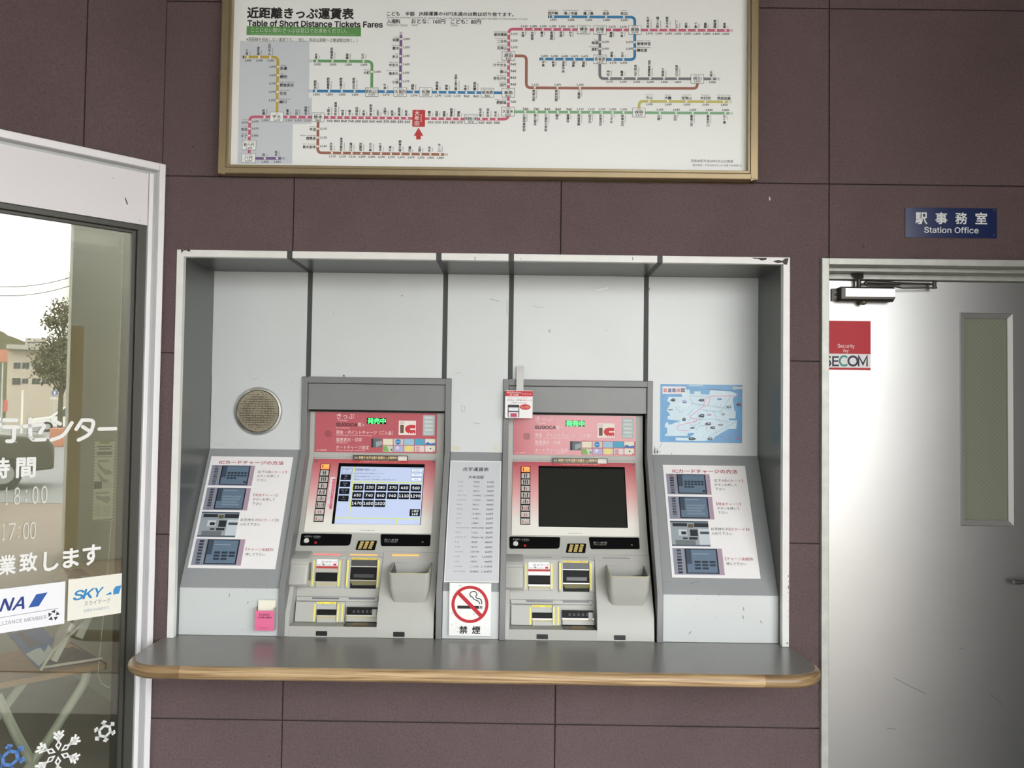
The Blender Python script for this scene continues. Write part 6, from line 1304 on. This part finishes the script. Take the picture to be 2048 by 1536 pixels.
def snow(cx_, cy_, rpx, style, mm, label):
    c_ = gp(cx_, cy_); R_ = abs(gp(cx_, cy_-rpx)[1]-c_[1]); b = MB(); S = UVS(FG, b, base=.0006); w_ = R_*.11
    pt = lambda a, r_, off=0: (c_[0]+r_*R_*math.cos(a)-off*R_*math.sin(a), c_[1]+r_*R_*math.sin(a)+off*R_*math.cos(a))
    for i in range(6):
        a = PI/2+i*PI/3+(.12 if style != 0 else 0)
        if style == 0:
            S.line([pt(a, .5), pt(a, .98)], w_, mm, 1)
            for r0 in (.58, .74):
                for sg in (1, -1): S.line([pt(a, r0), pt(a, r0+.2, sg*.2)], w_*.9, mm, 1)
            S.line([pt(a, .5), pt(a, .36, .1), pt(a, .18), pt(a, .36, -.1)], w_*.55, mm, 1, closed=True)
        else:
            S.line([pt(a, .55), pt(a, .98)], w_*1.6, mm, 1); S.line([pt(a, .5), pt(a+PI/3, .5)], w_*2, mm, 1)
            for sg in (1, -1): S.line([pt(a, .68), pt(a, .86, sg*.2)], w_*1.5, mm, 1)
            S.uvpoly([pt(a, .5, -.12), pt(a, .72, -.06), pt(a, .72, .06), pt(a, .5, .12)], mm, 1)
    tag(b.build('snowflake_sticker', smooth=False), label, 'sticker', 'snowflake stickers on the window')
snow(360, 1445, 142, 0, m_vin, 'large white snowflake sticker at the bottom of the window'); snow(649, 1308, 70, 1, mat('grey_vinyl', (214, 216, 214), .5), 'small white snowflake sticker on the lower right of the window'); snow(62, 1475, 92, 2, mat('blue_vinyl', (84, 126, 188), .5), 'blue snowflake sticker at the bottom left of the window')
# ---------------------------------------------------------------- inside the window
FI = Fr(FL.P(0, 0, -.0365), FL.u, FL.v)
def iq(K, x, y, h): return Fr(FL.P(0, 0, h), FL.u, FL.v).px(*K(x, y))
b = MB(); S = UVS(FI, b, base=.0006); q = [FI.uv(*k4(*p)) for p in ((782, 1440), (958, 1482), (992, 772), (806, 760))]; u0, u1_, va, vb = (q[0][0]+q[3][0])/2, (q[1][0]+q[2][0])/2, (q[0][1]+q[1][1])/2, (q[2][1]+q[3][1])/2
W_, H_ = u1_-u0, vb-va; S.urect(u0, u1_, va, vb, (176, 178, 156), 0); dk = (62, 62, 54); R_ = lambda x0, y0, x1, y1, c_, l=1: S.urect(u0+W_*x0, u0+W_*x1, vb-H_*y1, vb-H_*y0, c_, l)
for i in range(26):
    for xx in (.0, .955): R_(xx, i/26+.006, xx+.045, i/26+.024, dk)
for i in range(9):
    for yy in (0, .975): R_(.06+i*.1, yy, .12+i*.1, yy+.022, dk)
R_(.25, .01, .72, .05, (122, 124, 70), 2); R_(.14, .075, .85, .092, dk); R_(.22, .105, .8, .122, dk); R_(.14, .145, .86, .19, (84, 82, 70)); R_(.1, .205, .88, .212, dk); R_(.2, .25, .72, .275, (120, 120, 100)); R_(.05, .51, .42, .60, (56, 52, 56)); R_(.46, .52, .9, .60, (160, 160, 140)); R_(.12, .64, .8, .665, (130, 132, 100))
for pts in ([(.15, .28), (.3, .3), (.5, .36), (.8, .38), (.9, .42), (.6, .44), (.3, .36)], [(.15, .38), (.3, .42), (.5, .48), (.75, .5), (.6, .54), (.35, .5), (.2, .43)], [(.15, .68), (.5, .70), (.8, .69), (.85, .74), (.7, .79), (.4, .74), (.2, .73)]): S.uvpoly([(u0+W_*x, vb-H_*y) for x, y in pts], ink((122, 124, 110)), 1)
for i in range(8): R_(.12, .80+i*.018, .4, .806+i*.018, (130, 130, 116)); R_(.5, .82+i*.016, .86, .825+i*.016, (130, 130, 116))
tag(b.build('timetable_leaflet', smooth=False), 'narrow grey green map leaflet taped inside the window', 'leaflet')
# bead chain
b = MB(); mch = mat('chain_white', (226, 226, 214), .4); hc = -.16; Q = lambda x, y: Fr(FL.P(0, 0, hc), FL.u, FL.v).px(x, y)
pts = [(246, 456), (243, 600), (238, 720), (226, 1000), (216, 1130), (206, 1240), (197, 1330), (196, 1350), (204, 1368), (216, 1375), (228, 1371), (238, 1356), (241, 1335), (243, 1240), (245, 1130), (248, 1000), (253, 720), (255, 600), (257, 456)]
P3 = [Q(*p) for p in pts]; b.tube(P3, .0009, mch, 6)
for a, c_ in zip(P3, P3[1:]):
    n = max(1, int((c_-a).length/.011))
    for i in range(n): b.ball(a.lerp(c_, i/n), .0026, mch, 4)
tag(b.build('blind_chain'), 'white beaded blind chain hanging in a loop behind the window', 'blind chain')
b = MB(); lbox(b, U0+.1, -.10, z4-.06, z4+.02, -.24, -.12, mat('roller_grey', (150, 152, 140), .6)); tag(b.build('roller_blind', bevel=.01), 'rolled up grey blind at the top inside the window', 'blind')
# folding table
ht = -.20; FTb = Fr(FL.P(0, 0, ht), FL.u, FL.v); TZ = FTb.uv(*k5(600, 898))[1]; tu1 = FTb.uv(*k5(655, 900))[0]; tu0 = tu1-1.3
TB = empty('folding_table', FL.P(tu0+.65, 0, ht-.2), 'wooden topped folding table with white tubular legs behind the window', 'table')
b = MB(); lbox(b, tu0, tu1, TZ-.022, TZ, ht-.40, ht, mat('table_wood', (176, 142, 102), .5, var=.08, vscale=12)); b.build('tabletop', TB, bevel=.004)
b = MB(); lbox(b, tu1-.006, tu1+.004, TZ-.024, TZ+.001, ht-.40, ht, mat('table_edge', (96, 78, 56), .5)); b.build('table_edge', TB, bevel=.002)
mtw = mat('tube_white', (216, 220, 208), .35)
hl = ht-.06; q = lambda x, y, h=hl: iq(k5, x, y, h)
b = MB(); b.tube([q(535, 935), q(528, 985), q(510, 1025), q(480, 1075), q(300, 1360), q(170, 1540), q(130, 1600)], .016, mtw, 12); b.build('leg', TB)
b = MB(); b.tube([q(-20, 1085), q(0, 1125), q(100, 1330), q(205, 1520), q(250, 1600)], .016, mtw, 12); b.build('leg', TB)
h2 = ht-.34; b = MB(); b.tube([q(150, 1000, h2), q(100, 1065, h2), q(30, 1160, h2), q(-60, 1280, h2)], .016, mtw, 12); b.build('leg', TB)
# leaflet stand on it
FZ = Fr((0, 0, TZ+.001), (1, 0, 0), (0, 1, 0)); zq = lambda x, y: FZ.px(*k5(x, y))
A_, B_, C_ = zq(262, 930), zq(632, 872), zq(455, 795)
ST = empty('leaflet_stand', (A_+B_+C_)/3, 'brown leaflet stand with white wire edges on the folding table', 'stand')
mbr = mat('stand_brown', (40, 33, 28), .4); mwr = mat('wire_white', (226, 224, 214), .35)
D_ = C_+(A_-B_)*.35
b = MB(); b.prism([A_, B_, C_, D_], (0, 0, .006), mbr); b.build('base_plate', ST, bevel=.001)
hs = ht-.02; w1 = iq(k5, 255, 928, hs); w2 = iq(k5, 320, 820, hs); w3 = iq(k5, 490, 660, hs); w4 = iq(k5, 560, 600, hs); up_ = Vector((0, 0, .008))
b = MB(); bz = lambda p: Vector((p.x, p.y, max(p.z, TZ+.010))); b.tube([bz(B_), bz(A_), bz(w1), w2, w3, w4], .005, mwr, 8)
b.build('wire_edge', ST)
b = MB(); r2, r4 = iq(k5, 320, 820, ht-.17), iq(k5, 560, 600, ht-.17); back = -FL.n*.10; b.prism([r2, r4, r4+back, r2+back], FL.u*-.004, mbr); b.build('sloping_rest', ST, smooth=False)
def slabq(name, label, pts, h, th, mm, extra=None, grp=None):
    P_ = [iq(k5, x, y, h) for x, y in pts]; P_ = [Vector((p.x, p.y, max(p.z, TZ+.009))) for p in P_]; b = MB(); b.prism(P_, -FL.n*th, mm)
    if extra:
        S = UVS(Fr(FL.P(0, 0, h), FL.u, FL.v), b, base=.0006); extra(S, lambda x, y: Fr(FL.P(0, 0, h), FL.u, FL.v).uv(*k5(x, y)))
    return tag(b.build(name, smooth=False), label, 'magazine' if 'mag' in name else 'leaflet', grp)
def cover(S, g):
    S.uvpoly([g(160, 830), g(215, 800), g(250, 790), g(275, 820), g(300, 770), g(322, 800), g(290, 860), g(240, 905)], ink((176, 186, 190)), 1)
    for i in range(5): S.line([g(110+i*26, 690+i*14), g(190+i*18, 790-i*6)], .010, (62, 78, 96), 1)
slabq('blue_magazine', 'blue covered magazine leaning on the leaflet stand', [(48, 705), (262, 660), (338, 740), (322, 800), (238, 925)], ht-.03, .03, mat('cover_blue', (56, 96, 146), .35), cover)
slabq('white_leaflets', 'front white leaflet stack leaning on the stand', [(318, 868), (352, 882), (470, 650), (440, 640)], ht-.045, .08, mat('paper_white', (222, 224, 222), .5), None, 'white leaflets on the stand')
slabq('white_leaflets', 'rear white leaflet stack by the cream airline sticker', [(466, 720), (512, 738), (574, 600), (530, 595)], ht-.045, .08, mat('paper_white', (222, 224, 222), .5), None, 'white leaflets on the stand')
def news(S, g):
    for i in range(4): S.line([g(390+i*8, 300+i*16), g(470+i*12, 330+i*10)], .006, (110, 112, 104), 1)
    S.uvpoly([g(450, 305), g(500, 300), g(560, 340), g(420, 362)], ink((96, 98, 96)), 1)
slabq('grey_magazine', 'grey printed magazine standing behind the cream airline sticker', [(345, 372), (440, 235), (655, 325), (650, 345), (560, 640), (470, 600)], ht-.13, .02, mat('newsprint', (172, 174, 160), .6), news)
# unseen lamp added on the office ceiling to brighten the room
T = empty('office_fill_lamp', FL.P(-1.2, 2.6, -1.3), 'long fluorescent ceiling lamp inside the office', 'lamp')
b = MB(); lbox(b, -1.8, -.6, 2.55, 2.598, -1.45, -1.15, m_alu); b.build('fill_lamp_body', T); b = MB(); lbox(b, -1.78, -.62, 2.535, 2.549, -1.43, -1.17, mat('fill_lamp_tube', (255, 250, 235), .5, 0, 5)); b.build('diffuser', T, smooth=False)
